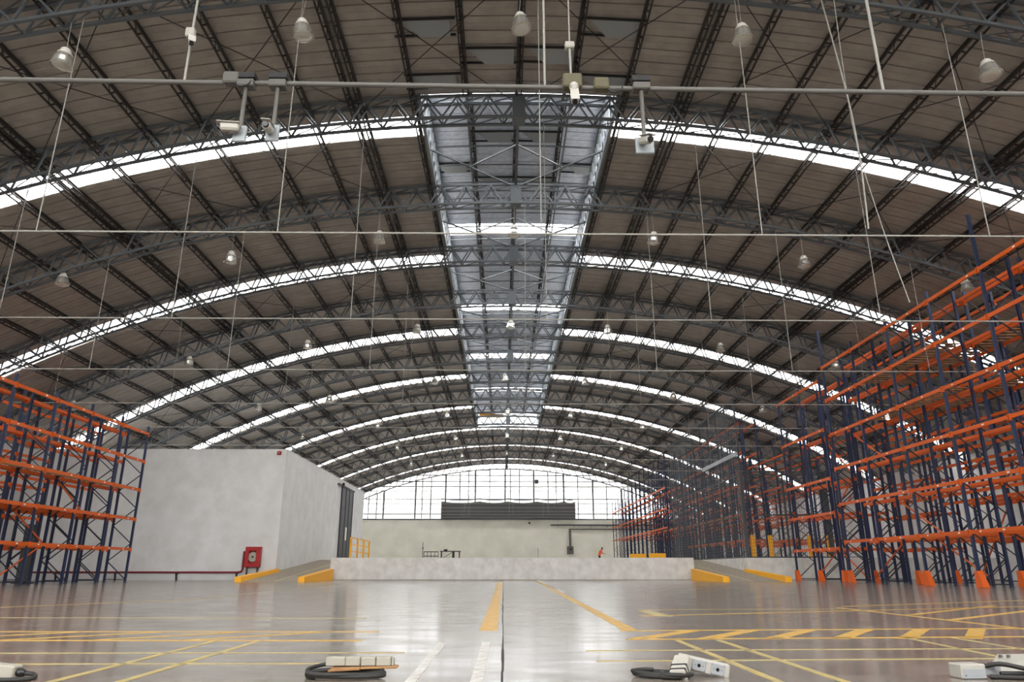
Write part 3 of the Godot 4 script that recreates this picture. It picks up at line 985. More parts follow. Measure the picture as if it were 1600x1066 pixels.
func build_racks() -> void:
	# right side: tall run, front row and the rows behind it
	var zs := [37.1, 33.74, 30.38, 27.02, 23.7, 20.35]
	var lv := [1.95, 3.80, 5.60, 7.40, 9.23, 11.04]
	var hs := [13.2, 11.5, 11.5, 11.5, 13.25, 11.5]
	var grp := "blue and orange pallet racks on the right"
	make_rack("tall blue and orange pallet rack, front row right of the aisle, with orange upright guards", grp, 17.3, 0, zs, hs, lv, 1.0, {"labels": true, "rear_h": 11.5, "guards": [0, 2, 3], "decks": [3, 4], "deck_bays": [1, 2], "rear_braces": [[0, 0.2, 1.9, false], [0, 5.4, 7.4, true], [1, 1.9, 3.7, true]]})
	make_rack("tall blue and orange pallet rack standing back to back behind the right front row", grp, 18.85, 0, zs, [11.5, 11.5, 11.5, 11.5, 11.5, 11.5], lv, 1.0, {"guards": [1, 3], "decks": [3, 4], "deck_bays": [1, 2, 3], "rear_braces": [[1, 0.2, 1.9, true]]})
	make_rack("tall blue and orange pallet rack across the second aisle at right", grp, 22.6, 0, zs, [11.0, 11.0, 11.0, 11.0, 11.0, 11.0], lv, 1.0, {"guards": [0, 2, 4], "rear_braces": [[0, 0.2, 3.8, false], [2, 0.2, 1.9, true]]})
	make_rack("blue and orange pallet rack farthest right, along the white side wall", grp, 24.15, 0, zs, [10.4, 10.4, 10.4, 10.4, 10.4, 10.4], lv, 1.0, {"merge": true})
	# right side: lower run next to the dock
	var z2 := [43.8, 40.6, 37.75]
	var l2 := [1.66, 3.46, 5.22, 7.82, 10.48]
	make_rack("shorter blue and orange pallet rack at the dock end of the right front row", grp, 17.3, 0, z2, [10.7, 10.7, 10.7], l2, 1.0, {"labels": true, "guards": [0, 1, 2], "rear_braces": [[0, 0.2, 1.7, false], [1, 0.2, 1.7, true], [1, 3.6, 5.3, false], [1, 5.4, 7.7, true]]})
	make_rack("shorter blue and orange pallet rack behind the dock end of the right front row", grp, 18.85, 0, z2, [10.7, 10.7, 10.7], l2, 1.0, {"guards": [1, 2], "rear_braces": [[0, 3.4, 5.2, false]]})
	make_rack("shorter blue and orange pallet rack across the second aisle by the dock wall", grp, 22.6, 0, z2, [10.2, 10.2, 10.2], l2, 1.0, {"merge": true})
	# left side
	var z3 := [40.0, 37.14, 34.27, 31.41, 28.55, 25.7]
	var l3 := [1.66, 3.22, 4.78, 6.33, 7.86]
	var h3 := [8.3, 8.3, 8.3, 8.3, 8.3, 8.3]
	var g3 := "blue and orange pallet racks on the left"
	make_rack("blue and orange pallet rack, front row at left, nearest to the white room", g3, -20.0, 0, z3, h3, l3, -1.0, {"labels": true, "decks": [1, 2], "rear_braces": [[1, 3.3, 4.8, false], [2, 0.2, 1.7, true], [2, 1.8, 3.3, false], [3, 0.2, 1.7, false]]})
	make_rack("blue and orange pallet rack back to back behind the left front row", g3, -21.45, 0, z3, h3, l3, -1.0, {"decks": [1], "rear_braces": [[1, 6.4, 7.8, true], [3, 1.8, 4.8, false]]})
	make_rack("blue and orange pallet rack farthest left, near the white side wall", g3, -25.2, 0, z3, h3, l3, -1.0, {"merge": true})
	var p := thing("floor_column", "squat dark grey box column between the left rack rows", "column", Vector3(-22.95, 0, -36.2))
	part(p, "shaft", chamfered(Vector3(0.5, 2.7, 0.5), 0.03), "cage", Transform3D(Basis.IDENTITY, Vector3(0, 1.38, 0)))
	part(p, "base_plate", chamfered(Vector3(0.7, 0.05, 0.7), 0.01), "dark", Transform3D(Basis.IDENTITY, Vector3(0, 0.026, 0)))
	# far racks on the dock
	var g4 := "distant racks on the dock"
	var zf := []
	for i in 14:
		zf.append(71.0 + 2.75 * i)
	var rows := [[16.0, 11.0, "distant blue rack on the dock, front row in line with the mesh cage"], [17.5, 10.6, "distant blue rack on the dock, right behind the front row"], [20.8, 9.4, "distant blue rack on the dock, third row from the open floor"], [22.3, 8.8, "distant blue rack on the dock, fourth row from the open floor"], [25.6, 7.0, "distant blue rack on the dock, outermost row by the side wall"]]
	for q in rows:
		var hh := []
		for i in 14:
			hh.append(q[1] - DOCK_H + (0.7 if i < 6 else 0.0) - (0.9 if i > 10 else 0.0))
		make_rack(q[2], g4, q[0], DOCK_H, zf, hh, [3.2, 5.0, 7.0], 1.0, {"merge": true})
	# racks inside the cage
	var zc := [50.2, 53.0, 55.8, 58.6, 61.4, 64.2, 67.0]
	for q in [[16.9, 10.9, "blue rack inside the mesh cage on the dock, nearest its side screen"], [20.2, 9.9, "blue rack in the middle of the mesh cage on the dock"], [23.4, 8.9, "blue rack inside the mesh cage on the dock, nearest the side wall"]]:
		var hh := []
		for i in 7:
			hh.append(q[1] - DOCK_H)
		make_rack(q[2], g4, q[0], DOCK_H, zc, hh, [1.25, 3.0, 5.0, 7.2, 9.3], 1.0, {"merge": true})
	for s in [[16.6, 49.0], [17.9, 49.3], [20.5, 49.2], [21.8, 49.2], [14.6, 70.2], [13.2, 72.6]]:
		var y := thing("rack_end_guard", "yellow end guard %s on the dock" % ["at the foot of the cage's first rack", "beside the cage's first rack, second from the corner", "at the foot of the cage's middle rack", "right of the cage's middle rack", "low and wide before the distant racks", "low and wide, left of the distant racks"][[16.6, 17.9, 20.5, 21.8, 14.6, 13.2].find(s[0])], "guard", Vector3(s[0], DOCK_H, -s[1]), "yellow guards on the dock")
		var wide: float = 1.6 if s[0] < 16 else 0.3
		var tall: float = 0.75 if s[0] < 16 else 1.5
		part(y, "plate", chamfered(Vector3(wide, tall, 0.12), 0.03), "yellow", Transform3D(Basis.IDENTITY, Vector3(0, tall * 0.5, 0)))
		part(y, "base", chamfered(Vector3(wide + 0.1, 0.06, 0.3), 0.02), "yellow", Transform3D(Basis.IDENTITY, Vector3(0, 0.03, 0)))

func build_cage() -> void:
	var c := thing("mesh_cage", "tall grey wire mesh cage on the dock right of the ramp", "cage", Vector3(16.0, DOCK_H, -48.4))
	var top := 10.65
	# side screen (along the hall) and front screen (across it)
	var runs := [[Vector3(0, 0, 0), Vector3(0, 0, -20.6), 9], [Vector3(0, 0, 0), Vector3(5.6, 0, 0), 2]]
	for q in runs:
		var a: Vector3 = q[0]
		var b: Vector3 = q[1]
		var h := top if q[2] == 9 else 5.6
		for i in q[2] + 1:
			var p := a.lerp(b, float(i) / q[2])
			var ht := h if i < 5 else h - 1.0
			var thick: float = 0.24 if (q[2] == 2 and i != 1) else 0.10
			bar(c, "post", p, p + Vector3(0, ht, 0), thick, thick, "cage")
		for y in [0.06, 2.75, 5.4, 8.0, h]:
			if y <= h:
				bar(c, "rail", a + Vector3(0, y, 0), b + Vector3(0, y, 0), 0.07, 0.09, "cage")
		var st := begin()
		var d := (b - a)
		var l := d.length()
		d /= l
		var t := 0.0
		while t < l:
			add_bar(st, a + d * t, a + d * t + Vector3(0, h, 0), 0.014, 0.014)
			t += 0.15
		var y := 0.1
		while y < h:
			add_bar(st, a + Vector3(0, y, 0), b + Vector3(0, y, 0), 0.014, 0.014)
			y += 0.22
		part(c, "wire_mesh", st.commit(), "wire").set_meta("kind", "stuff")
	bar(c, "sheet_rail", Vector3(-0.08, 6.85, -0.1), Vector3(-0.08, 6.85, -8.8), 0.06, 0.28, "silver_sheet")
	bar(c, "top_sheet", Vector3(-0.08, top - 0.1, 0), Vector3(-0.08, top - 0.1, -8.8), 0.05, 0.12, "cage")

# ------------------------------------------------------------------ lamps
func build_lamps() -> void:
	var refl := lathe([[0.09, 0.35], [0.155, 0.335], [0.205, 0.285], [0.23, 0.2], [0.25, 0.07], [0.268, 0.005], [0.28, -0.012], [0.262, -0.02], [0.24, 0.06], [0.215, 0.2], [0.18, 0.28], [0.1, 0.32]], 20)
	var lens := lathe([[0.25, -0.005], [0.19, -0.03], [0.1, -0.045], [0.0, -0.05]], 20)
	var house := lathe([[0.0, 0.52], [0.05, 0.52], [0.10, 0.50], [0.13, 0.46], [0.135, 0.38], [0.12, 0.34], [0.0, 0.33]], 14)
	var ring := lathe([[0.14, 0.37], [0.18, 0.36], [0.185, 0.33], [0.15, 0.32]], 16)
	var rows := {0: [-11.6, -5.4, 0.45, 6.4, 12.9], 2: [-18.7, -11.75, -5.45, 0.42, 6.5, 13.0, 19.9], 4: [-24.9, -18.6, -11.7, -5.25, 0.4, 6.3, 13.0, 19.8], 6: [-18.6, -13.3, -5.3, 0.1, 6.3, 13.0, 19.8], 8: [-18.6, -11.7, -5.3, 0.4, 6.3, 13.0, 19.8], 10: [-11.7, -5.3, 0.4, 6.3, 13.0], 12: [-11.7, -5.3, 0.4, 6.3, 13.0]}
	var row_n := 0
	for k in rows:
		var xs: Array = rows[k]
		for i in xs.size():
			var x: float = xs[i]
			var yc := arc_y(x, AR - 0.5)
			var drop := 1.28 if absf(x) < 14.0 else 0.3
			var l := thing("high_bay_lamp", "bell-shaped aluminium hanging lamp, %s from left in the %s lamp row from the camera" % [ORD[i], ORD[row_n]], "lamp", Vector3(x, yc - drop - 0.15, -(Z0 + k * BAY) + 0.0), "high bay lamps")
			var tip := Basis(Vector3.RIGHT, deg_to_rad(rng.randf_range(-7, 7))) * Basis(Vector3.BACK, deg_to_rad(rng.randf_range(-7, 7)))
			part(l, "reflector", refl, "aluminium", Transform3D(tip, Vector3.ZERO))
			part(l, "lens", lens, "lens", Transform3D(tip, Vector3.ZERO))
			part(l, "ballast_housing", house, "lamp_white", Transform3D(tip, Vector3.ZERO))
			part(l, "collar", ring, "lamp_white", Transform3D(tip, Vector3.ZERO))
			rod(l, "cord", tip * Vector3(0, 0.54, 0), Vector3(0, drop + 0.13, 0), 0.022, "pale_rod")
		row_n += 1
	# loose cables dangling near the right-hand lamps
	for q in [["white cable dangling at right beside the long conduit, the thicker one", [Vector3(8.4, 15.3, -15.2), Vector3(8.75, 12.0, -15.3), Vector3(8.84, 10.2, -15.4), Vector3(8.82, 8.5, -15.5)], 0.022], ["thin white cable running on from the dangling one down to the right racks", [Vector3(8.65, 15.2, -15.0), Vector3(8.86, 11.5, -15.5), Vector3(9.1, 9.0, -15.5), Vector3(9.5, 6.6, -15.5)], 0.012]]:
		var c := thing("hanging_cable", q[0], "cable", Vector3.ZERO)
		part(c, "cable", tube(curve_pts(q[1], 6), q[2], 6), "pale_rod")

# ------------------------------------------------------------------ conduit and cameras
func bullet_camera(parent: Node3D, at: Vector3, yaw: float, pitch: float, s := 1.0) -> void:
	var b := Basis(Vector3.UP, yaw) * Basis(Vector3.RIGHT, pitch)
	var xf := Transform3D(b, at)
	part(parent, "camera_body", chamfered(Vector3(0.15, 0.15, 0.36) * s, 0.035 * s), "white_plastic", xf)
	part(parent, "sun_hood", chamfered(Vector3(0.18, 0.02, 0.42) * s, 0.008 * s), "white_plastic", xf * Transform3D(Basis.IDENTITY, Vector3(0, 0.09, 0.02) * s))
	part(parent, "camera_lens", lathe([[0.0, 0.03], [0.05, 0.03], [0.062, 0.0], [0.062, -0.05]], 14), "black_plastic", xf * Transform3D(Basis(Vector3.RIGHT, PI / 2).scaled(Vector3.ONE * s), Vector3(0, 0, 0.19 * s)))

func build_conduit_and_cameras() -> void:
	var z := -12.0
	var c := thing("conduit", "long grey conduit spanning the hall above the cameras", "pipe", Vector3(0, 9.84, z))
	rod(c, "pipe", Vector3(-15, 0.10, 0), Vector3(15, -0.13, 0), 0.10, "conduit")
	rod(c, "pipe", Vector3(-15, 0.19, -0.12), Vector3(15, -0.04, -0.12), 0.05, "conduit")
	for x in [-6.38, 0.8, 7.6]:
		rod(c, "drop_rod", Vector3(x, -0.015 - 0.00767 * x, 0), Vector3(x, arc_y(x, SKIN) - 10.3, 0), 0.05 if x < 7 else 0.06, "pale_rod")
	for q in [[-5.42, 0.07, "conduit"], [1.92, 0.0, "box_olive"]]:
		var o := part(c, "junction_box", chamfered(Vector3(0.30, 0.26, 0.2), 0.03), q[2], Transform3D(Basis.IDENTITY, Vector3(q[0], q[1], 0.06)))
		part(o, "loop", tube(curve_pts([Vector3(0.1, -0.1, 0.06), Vector3(0.2, -0.22, 0.08), Vector3(0.36, -0.18, 0.08), Vector3(0.42, -0.04, 0.05)], 5), 0.018, 6), "dark")
	# two cameras on posts at left, one at right
	for q in [[-5.13, -1.16, "left camera of the pair hung on posts from the conduit", -1.25, 0.15], [-4.5, -1.14, "right camera of the pair hung on posts from the conduit, facing the viewer", 0.1, 0.25], [2.72, -1.36, "camera on a square plate hung from the conduit, right of the ridge", 0.35, 0.45]]:
		var k := thing("security_camera", q[2], "camera", Vector3(q[0], 9.84, z + 0.02), "security cameras on the conduit")
		part(k, "clamp_plate", chamfered(Vector3(0.34, 0.16, 0.22), 0.02), "conduit", Transform3D(Basis.IDENTITY, Vector3(0, -0.03, 0)))
		part(k, "top_plate", chamfered(Vector3(0.36, 0.13, 0.2), 0.01), "dark", Transform3D(Basis.IDENTITY, Vector3(0, 0.14, 0)))
		rod(k, "post", Vector3(0, -0.06, 0), Vector3(0, q[1] + 0.1, 0), 0.085, "conduit")
		part(k, "mounting_plate", chamfered(Vector3(0.36 if q[0] > 0 else 0.26, 0.36, 0.06), 0.015), "silver_sheet", Transform3D(Basis.IDENTITY, Vector3(0, q[1], 0)))
		var off := Vector3(-0.14, 0.02, 0.18) if q[0] < -5 else Vector3(-0.02, -0.02, 0.22)
		bullet_camera(k, Vector3(0, q[1], 0) + off, q[3], q[4], 1.0)
	# camera under the conduit right of the ridge with its box above
	var d := thing("security_camera", "white camera clamped directly under the conduit near the ridge line", "camera", Vector3(1.34, 9.84, z + 0.08), "security cameras on the conduit")
	part(d, "junction_box", chamfered(Vector3(0.38, 0.32, 0.22), 0.03), "box_olive", Transform3D(Basis.IDENTITY, Vector3(0, 0.04, 0)))
	part(d, "mount_ball", lathe([[0.0, 0.1], [0.07, 0.075], [0.1, 0.0], [0.07, -0.075], [0.0, -0.1]], 12), "white_plastic", Transform3D(Basis.IDENTITY, Vector3(0.02, -0.16, 0.12)))
	bullet_camera(d, Vector3(0.02, -0.42, 0.16), 0.0, 1.15, 0.95)
	rod(d, "riser", Vector3(-0.02, 0.15, 0), Vector3(-0.03, 0.86, 0), 0.05, "pale_rod")
	part(d, "upper_box", chamfered(Vector3(0.19, 0.15, 0.14), 0.02), "white_plastic", Transform3D(Basis.IDENTITY, Vector3(-0.03, 0.92, 0)))
	rod(d, "upper_riser", Vector3(-0.03, 0.98, 0), Vector3(-0.03, arc_y(1.3, SKIN) - 10.3, 0), 0.03, "pale_rod")
	var e := thing("security_camera", "white camera fixed to the drop rod at upper left", "camera", Vector3(-6.38, 10.95, z + 0.06), "security cameras on the conduit")
	part(e, "mount_box", chamfered(Vector3(0.18, 0.22, 0.14), 0.025), "white_plastic", Transform3D(Basis.IDENTITY, Vector3(0, 0.06, 0)))
	bullet_camera(e, Vector3(0.10, -0.22, 0.10), 0.5, 0.95, 0.8)

# ------------------------------------------------------------------ things around the dock
func build_dock_things() -> void:
	var zf := -DOCK_Z
	var h := thing("hose_cabinet", "red fire hose cabinet with white hose reel on steel legs", "cabinet", Vector3(-15.35, 0, zf + 0.32))
	part(h, "back_panel", chamfered(Vector3(0.92, 1.2, 0.04), 0.01), "red", Transform3D(Basis.IDENTITY, Vector3(0, 1.36, -0.16)))
	for q in [[-0.43, 1.36, 0.06, 1.2], [0.43, 1.36, 0.06, 1.2], [0, 1.93, 0.92, 0.06], [0, 0.79, 0.92, 0.06]]:
		part(h, "side_panel", chamfered(Vector3(q[2], q[3], 0.32), 0.015), "red", Transform3D(Basis.IDENTITY, Vector3(q[0], q[1], 0)))
	for q in [[-0.32, 1.36, 0.2, 1.12], [0.32, 1.36, 0.2, 1.12], [0, 1.82, 0.5, 0.2], [0, 0.9, 0.5, 0.2]]:
		part(h, "door_frame", chamfered(Vector3(q[2], q[3], 0.03), 0.008), "red", Transform3D(Basis.IDENTITY, Vector3(q[0], q[1], 0.155)))
	var reel := part(h, "hose_reel", lathe([[0.0, 0.08], [0.1, 0.08], [0.28, 0.07], [0.3, 0.03], [0.3, -0.03], [0.28, -0.07], [0.0, -0.08]], 20), "cream_plastic", Transform3D(Basis(Vector3.RIGHT, PI / 2), Vector3(0, 1.36, 0.02)))
	part(reel, "hub", lathe([[0.0, 0.13], [0.05, 0.12], [0.06, 0.08]], 12), "dark")
	for x in [-0.32, 0.32]:
		bar(h, "leg", Vector3(x, 0, -0.05), Vector3(x, 0.78, -0.05), 0.09, 0.09, "cage")
	var p := thing("fire_pipe", "dark red fire main on brackets along the foot of the white wall", "pipe", Vector3(-16.0, 0, zf + 0.32))
	part(p, "pipe", tube([Vector3(-13.5, 0.46, 0), Vector3(-0.2, 0.46, 0), Vector3(0.02, 0.5, 0), Vector3(0.08, 0.62, 0), Vector3(0.08, 1.55, 0), Vector3(0.09, 1.7, 0)], 0.06, 10), "red_pipe")
	for x in [-0.25, -3.9, -7.6, -11.2]:
		bar(p, "bracket", Vector3(x, 0.4, 0), Vector3(x, 0.0, -0.1), 0.10, 0.06, "dark")
		bar(p, "bracket_arm", Vector3(x, 0.4, 0.02), Vector3(x, 0.4, -0.3), 0.07, 0.05, "dark")
	var r := thing("guard_rail", "yellow guard rail on the dock in front of the grey sliding door", "railing", Vector3(-10.75, DOCK_H, -46.6))
	for i in 4:
		var z: float = [0.0, -2.6, -5.0, -7.4][i]
		bar(r, "post", Vector3(-0.35 + 0.0 * i, 0, z - 7.5), Vector3(-0.35, 1.55, z - 7.5), 0.13, 0.13, "yellow_rail")
	for y in [0.55, 1.05, 1.52]:
		bar(r, "rail", Vector3(-0.35, y, -7.5), Vector3(-0.35, y, -14.9), 0.07, 0.07, "yellow_rail")
	# low black stands on the dock
	var b := thing("barrier", "low dark barrier with a thin pole on the dock edge, left of centre", "barrier", Vector3(-6.7, DOCK_H, -62))
	rod(b, "pole", Vector3(0, 0, 0), Vector3(0, 1.45, 0), 0.05, "dark")
	part(b, "pole_lamp", chamfered(Vector3(0.1, 0.12, 0.1), 0.02), "dark", Transform3D(Basis.IDENTITY, Vector3(0, 1.0, 0)))
	for y in [0.36, 0.7]:
		bar(b, "rail", Vector3(0.1, y, 0), Vector3(1.3, y, 0), 0.05, 0.06, "dark")
	for i in 5:
		bar(b, "upright", Vector3(0.1 + 0.3 * i, 0, 0), Vector3(0.1 + 0.3 * i, 0.72, 0), 0.04, 0.04, "dark")
	var t := thing("work_table", "dark long table standing on the dock beside the low barrier", "table", Vector3(-5.15, DOCK_H, -62.1))
	part(t, "top", chamfered(Vector3(1.7, 0.06, 0.7), 0.01), "dark", Transform3D(Basis.IDENTITY, Vector3(0.75, 0.74, 0)))
	for x in [0.0, 0.95, 1.05, 1.5]:
		for zz in [-0.28, 0.28]:
			bar(t, "leg", Vector3(x, 0, zz), Vector3(x, 0.72, zz), 0.08, 0.06, "dark")
	bar(t, "brace", Vector3(0, 0.1, 0.28), Vector3(0.95, 0.68, 0.28), 0.04, 0.04, "dark")
	part(t, "tool_box", chamfered(Vector3(0.3, 0.14, 0.2), 0.03), "dark", Transform3D(Basis.IDENTITY, Vector3(0.35, 0.84, 0)))
	var m := thing("marker_post", "thin grey marker post on the dock, right of the hall axis", "post", Vector3(3.3, DOCK_H, -70))
	rod(m, "pole", Vector3.ZERO, Vector3(0, 1.25, 0), 0.04, "steel")
	part(m, "base", chamfered(Vector3(0.3, 0.05, 0.3), 0.01), "steel", Transform3D(Basis.IDENTITY, Vector3(0, 0.025, 0)))

# ------------------------------------------------------------------ person
func build_person() -> void:
	# joints with radii; bent forward and turned to the right, working with the arms low in front
	var f := Vector3(0.9, 0, 0.35).normalized()     # facing
	var l := Vector3(f.z, 0, -f.x)
	var hip := Vector3(0, 0.93, 0)
	var chest := hip + Vector3(0, 0.40, 0) + f * 0.20
	var neck := chest + Vector3(0, 0.16, 0) + f * 0.10
	var head := neck + Vector3(0, 0.17, 0) + f * 0.09
	var bones := [[hip, 0.15, chest, 0.165], [chest, 0.165, neck, 0.065], [neck, 0.06, head + Vector3(0, -0.04, 0), 0.075], [head, 0.10, head + Vector3(0, 0.05, 0) - f * 0.02, 0.10], [head - Vector3(0, 0.04, 0) + f * 0.09, 0.018, head + f * 0.095, 0.012]]
	for s in [-1.0, 1.0]:
		var sh: Vector3 = chest + l * s * 0.19 + Vector3(0, 0.07, 0)
		var el: Vector3 = sh + Vector3(0, -0.26, 0) + f * 0.10 + l * s * 0.05
		var wr: Vector3 = el + Vector3(0, -0.08, 0) + f * 0.23 - l * s * 0.05
		bones.append([chest + l * s * 0.1 + Vector3(0, 0.06, 0), 0.10, sh, 0.07])
		bones.append([sh, 0.065, el, 0.046])
		bones.append([el, 0.046, wr, 0.032])
		bones.append([wr, 0.036, wr + f * 0.06, 0.038])
		for q in 4:
			var root: Vector3 = wr + f * 0.07 + Vector3(0, 0.022 - 0.017 * q, 0)
			bones.append([root, 0.011, root + f * [0.06, 0.07, 0.065, 0.05][q] - Vector3(0, 0.02, 0), 0.008])
		bones.append([wr + f * 0.02, 0.012, wr + f * 0.07 + l * -s * 0.04 + Vector3(0, 0.03, 0), 0.009])
		var hp: Vector3 = hip + l * s * 0.09 - Vector3(0, 0.04, 0)
		var kn: Vector3 = Vector3(0, 0.48, 0) + l * s * 0.11 + f * (0.10 if s > 0 else -0.02)
		var an: Vector3 = Vector3(0, 0.08, 0) + l * s * 0.12 + f * (0.06 if s > 0 else -0.16)
		bones.append([hp, 0.10, kn, 0.062])
		bones.append([kn, 0.060, an, 0.042])
		bones.append([an - Vector3(0, 0.03, 0), 0.045, an + f * 0.16 - Vector3(0, 0.045, 0), 0.033])
	var d := func(p: Vector3) -> float:
		var r := 10.0
		for b in bones:
			var ab: Vector3 = b[2] - b[0]
			var t := clampf((p - b[0]).dot(ab) / ab.length_squared(), 0.0, 1.0)
			var e: float = (p - (b[0] + ab * t)).length() - lerpf(b[1], b[3], t)
			var h := maxf(0.035 - absf(r - e), 0.0) / 0.035
			r = minf(r, e) - h * h * 0.035 * 0.25
		return r
	var cell := 0.026
	var lo := Vector3(-0.5, -0.02, -0.5)
	var nx := int(1.25 / cell)
	var ny := int(1.95 / cell)
	var nz := int(1.05 / cell)
	var val := PackedFloat32Array()
	val.resize(nx * ny * nz)
	for k in nz:
		for j in ny:
			var i := 0
			while i < nx:
				var e: float = d.call(lo + Vector3(i, j, k) * cell)
				val[(k * ny + j) * nx + i] = e
				var skip := int(e / cell) - 1        # far from the body: the next cells cannot cross it
				i += 1
				while skip > 0 and i < nx:
					e -= cell
					val[(k * ny + j) * nx + i] = e
					skip -= 1
					i += 1
	var vid := {}
	var vs := []
	var at := func(i: int, j: int, k: int) -> float: return val[(k * ny + j) * nx + i]
	for k in nz - 1:
		for j in ny - 1:
			for i in nx - 1:
				var cnt := 0
				var sum := Vector3.ZERO
				var ins := 0
				for e in [[0, 0, 0, 1, 0, 0], [0, 1, 0, 1, 1, 0], [0, 0, 1, 1, 0, 1], [0, 1, 1, 1, 1, 1], [0, 0, 0, 0, 1, 0], [1, 0, 0, 1, 1, 0], [0, 0, 1, 0, 1, 1], [1, 0, 1, 1, 1, 1], [0, 0, 0, 0, 0, 1], [1, 0, 0, 1, 0, 1], [0, 1, 0, 0, 1, 1], [1, 1, 0, 1, 1, 1]]:
					var a := val[((k + e[2]) * ny + j + e[1]) * nx + i + e[0]]
					if a > 0.08 and cnt == 0 and ins == 0:
						break
					var b := val[((k + e[5]) * ny + j + e[4]) * nx + i + e[3]]
					ins = 1
					if (a < 0.0) != (b < 0.0):
						var t := a / (a - b)
						sum += Vector3(e[0], e[1], e[2]).lerp(Vector3(e[3], e[4], e[5]), t)
						cnt += 1
				if cnt > 0:
					vid[(k * ny + j) * nx + i] = vs.size()
					vs.append(lo + (Vector3(i, j, k) + sum / cnt) * cell)
	var st := begin()
	for k in range(1, nz - 1):
		for j in range(1, ny - 1):
			for i in range(1, nx - 1):
				var a := val[(k * ny + j) * nx + i]
				for ax in 3:
					var o := [0, 0, 0]
					o[ax] = 1
					var b := val[((k + o[2]) * ny + j + o[1]) * nx + i + o[0]]
					if (a < 0.0) == (b < 0.0):
						continue
					var u := [0, 0, 0]
					var w := [0, 0, 0]
					u[(ax + 1) % 3] = 1
					w[(ax + 2) % 3] = 1
					var ps := []
					for q in [[0, 0], [1, 0], [1, 1], [0, 1]]:
						var id: int = ((k - u[2] * q[0] - w[2] * q[1]) * ny + j - u[1] * q[0] - w[1] * q[1]) * nx + i - u[0] * q[0] - w[0] * q[1]
						if vid.has(id):
							ps.append(vs[vid[id]])
					if ps.size() < 4:
						continue
					var ns := []
					for p in ps:
						var g := Vector3(d.call(p + Vector3(0.004, 0, 0)) - d.call(p - Vector3(0.004, 0, 0)), d.call(p + Vector3(0, 0.004, 0)) - d.call(p - Vector3(0, 0.004, 0)), d.call(p + Vector3(0, 0, 0.004)) - d.call(p - Vector3(0, 0, 0.004)))
						ns.append(g.normalized())
					var g0: Vector3 = (ps[1] - ps[0]).cross(ps[2] - ps[0])
					for m in ([0, 1, 2, 0, 2, 3] if g0.dot(ns[0]) < 0 else [0, 2, 1, 0, 3, 2]):
						var p: Vector3 = ps[m]
						var col := Color(0.02, 0.022, 0.03)                 # trousers and shoes
						if p.y > hip.y - 0.06 and (p - chest).length() < 0.62:
							col = Color(0.83, 0.10, 0.012)                   # hi-vis orange
						for s in [-1.0, 1.0]:
							if (p - (chest + l * s * 0.29 - Vector3(0, 0.27, 0) + f * 0.33)).length() < 0.19:
								col = Color(0.28, 0.14, 0.08)
						if p.y > neck.y + 0.02:
							col = Color(0.28, 0.14, 0.08) if (p - head).dot(f) > 0.03 and p.y < head.y + 0.05 else Color(0.012, 0.01, 0.009)
						st.set_color(col)
						st.set_normal(ns[m])
						st.add_vertex(p)
	var m := StandardMaterial3D.new()
	m.vertex_color_use_as_albedo = true
	m.roughness = 0.8
	M["person"] = m
	var o := thing("person", "person in an orange high-visibility top bending forward on the dock", "person", Vector3(11.4, DOCK_H, -88))
	part(o, "body", st.commit(), "person")

# ------------------------------------------------------------------ foreground
func coil(parent: Node3D, keys: Array, r: float) -> void:
	part(parent, "hose", tube(curve_pts(keys, 7), r, 8), "hose")

func loop_keys(c: Vector3, rx: float, rz: float, turns: float, start: float, rise: float) -> Array:
	var out := []
	var n := int(turns * 10)
	for i in n + 1:
		var a := start + TAU * i / 10.0
		var g := 1.0 + 0.16 * sin(i * 1.3)
		out.append(c + Vector3(cos(a) * rx * g, rise * i / 10.0, sin(a) * rz * g))
	return out

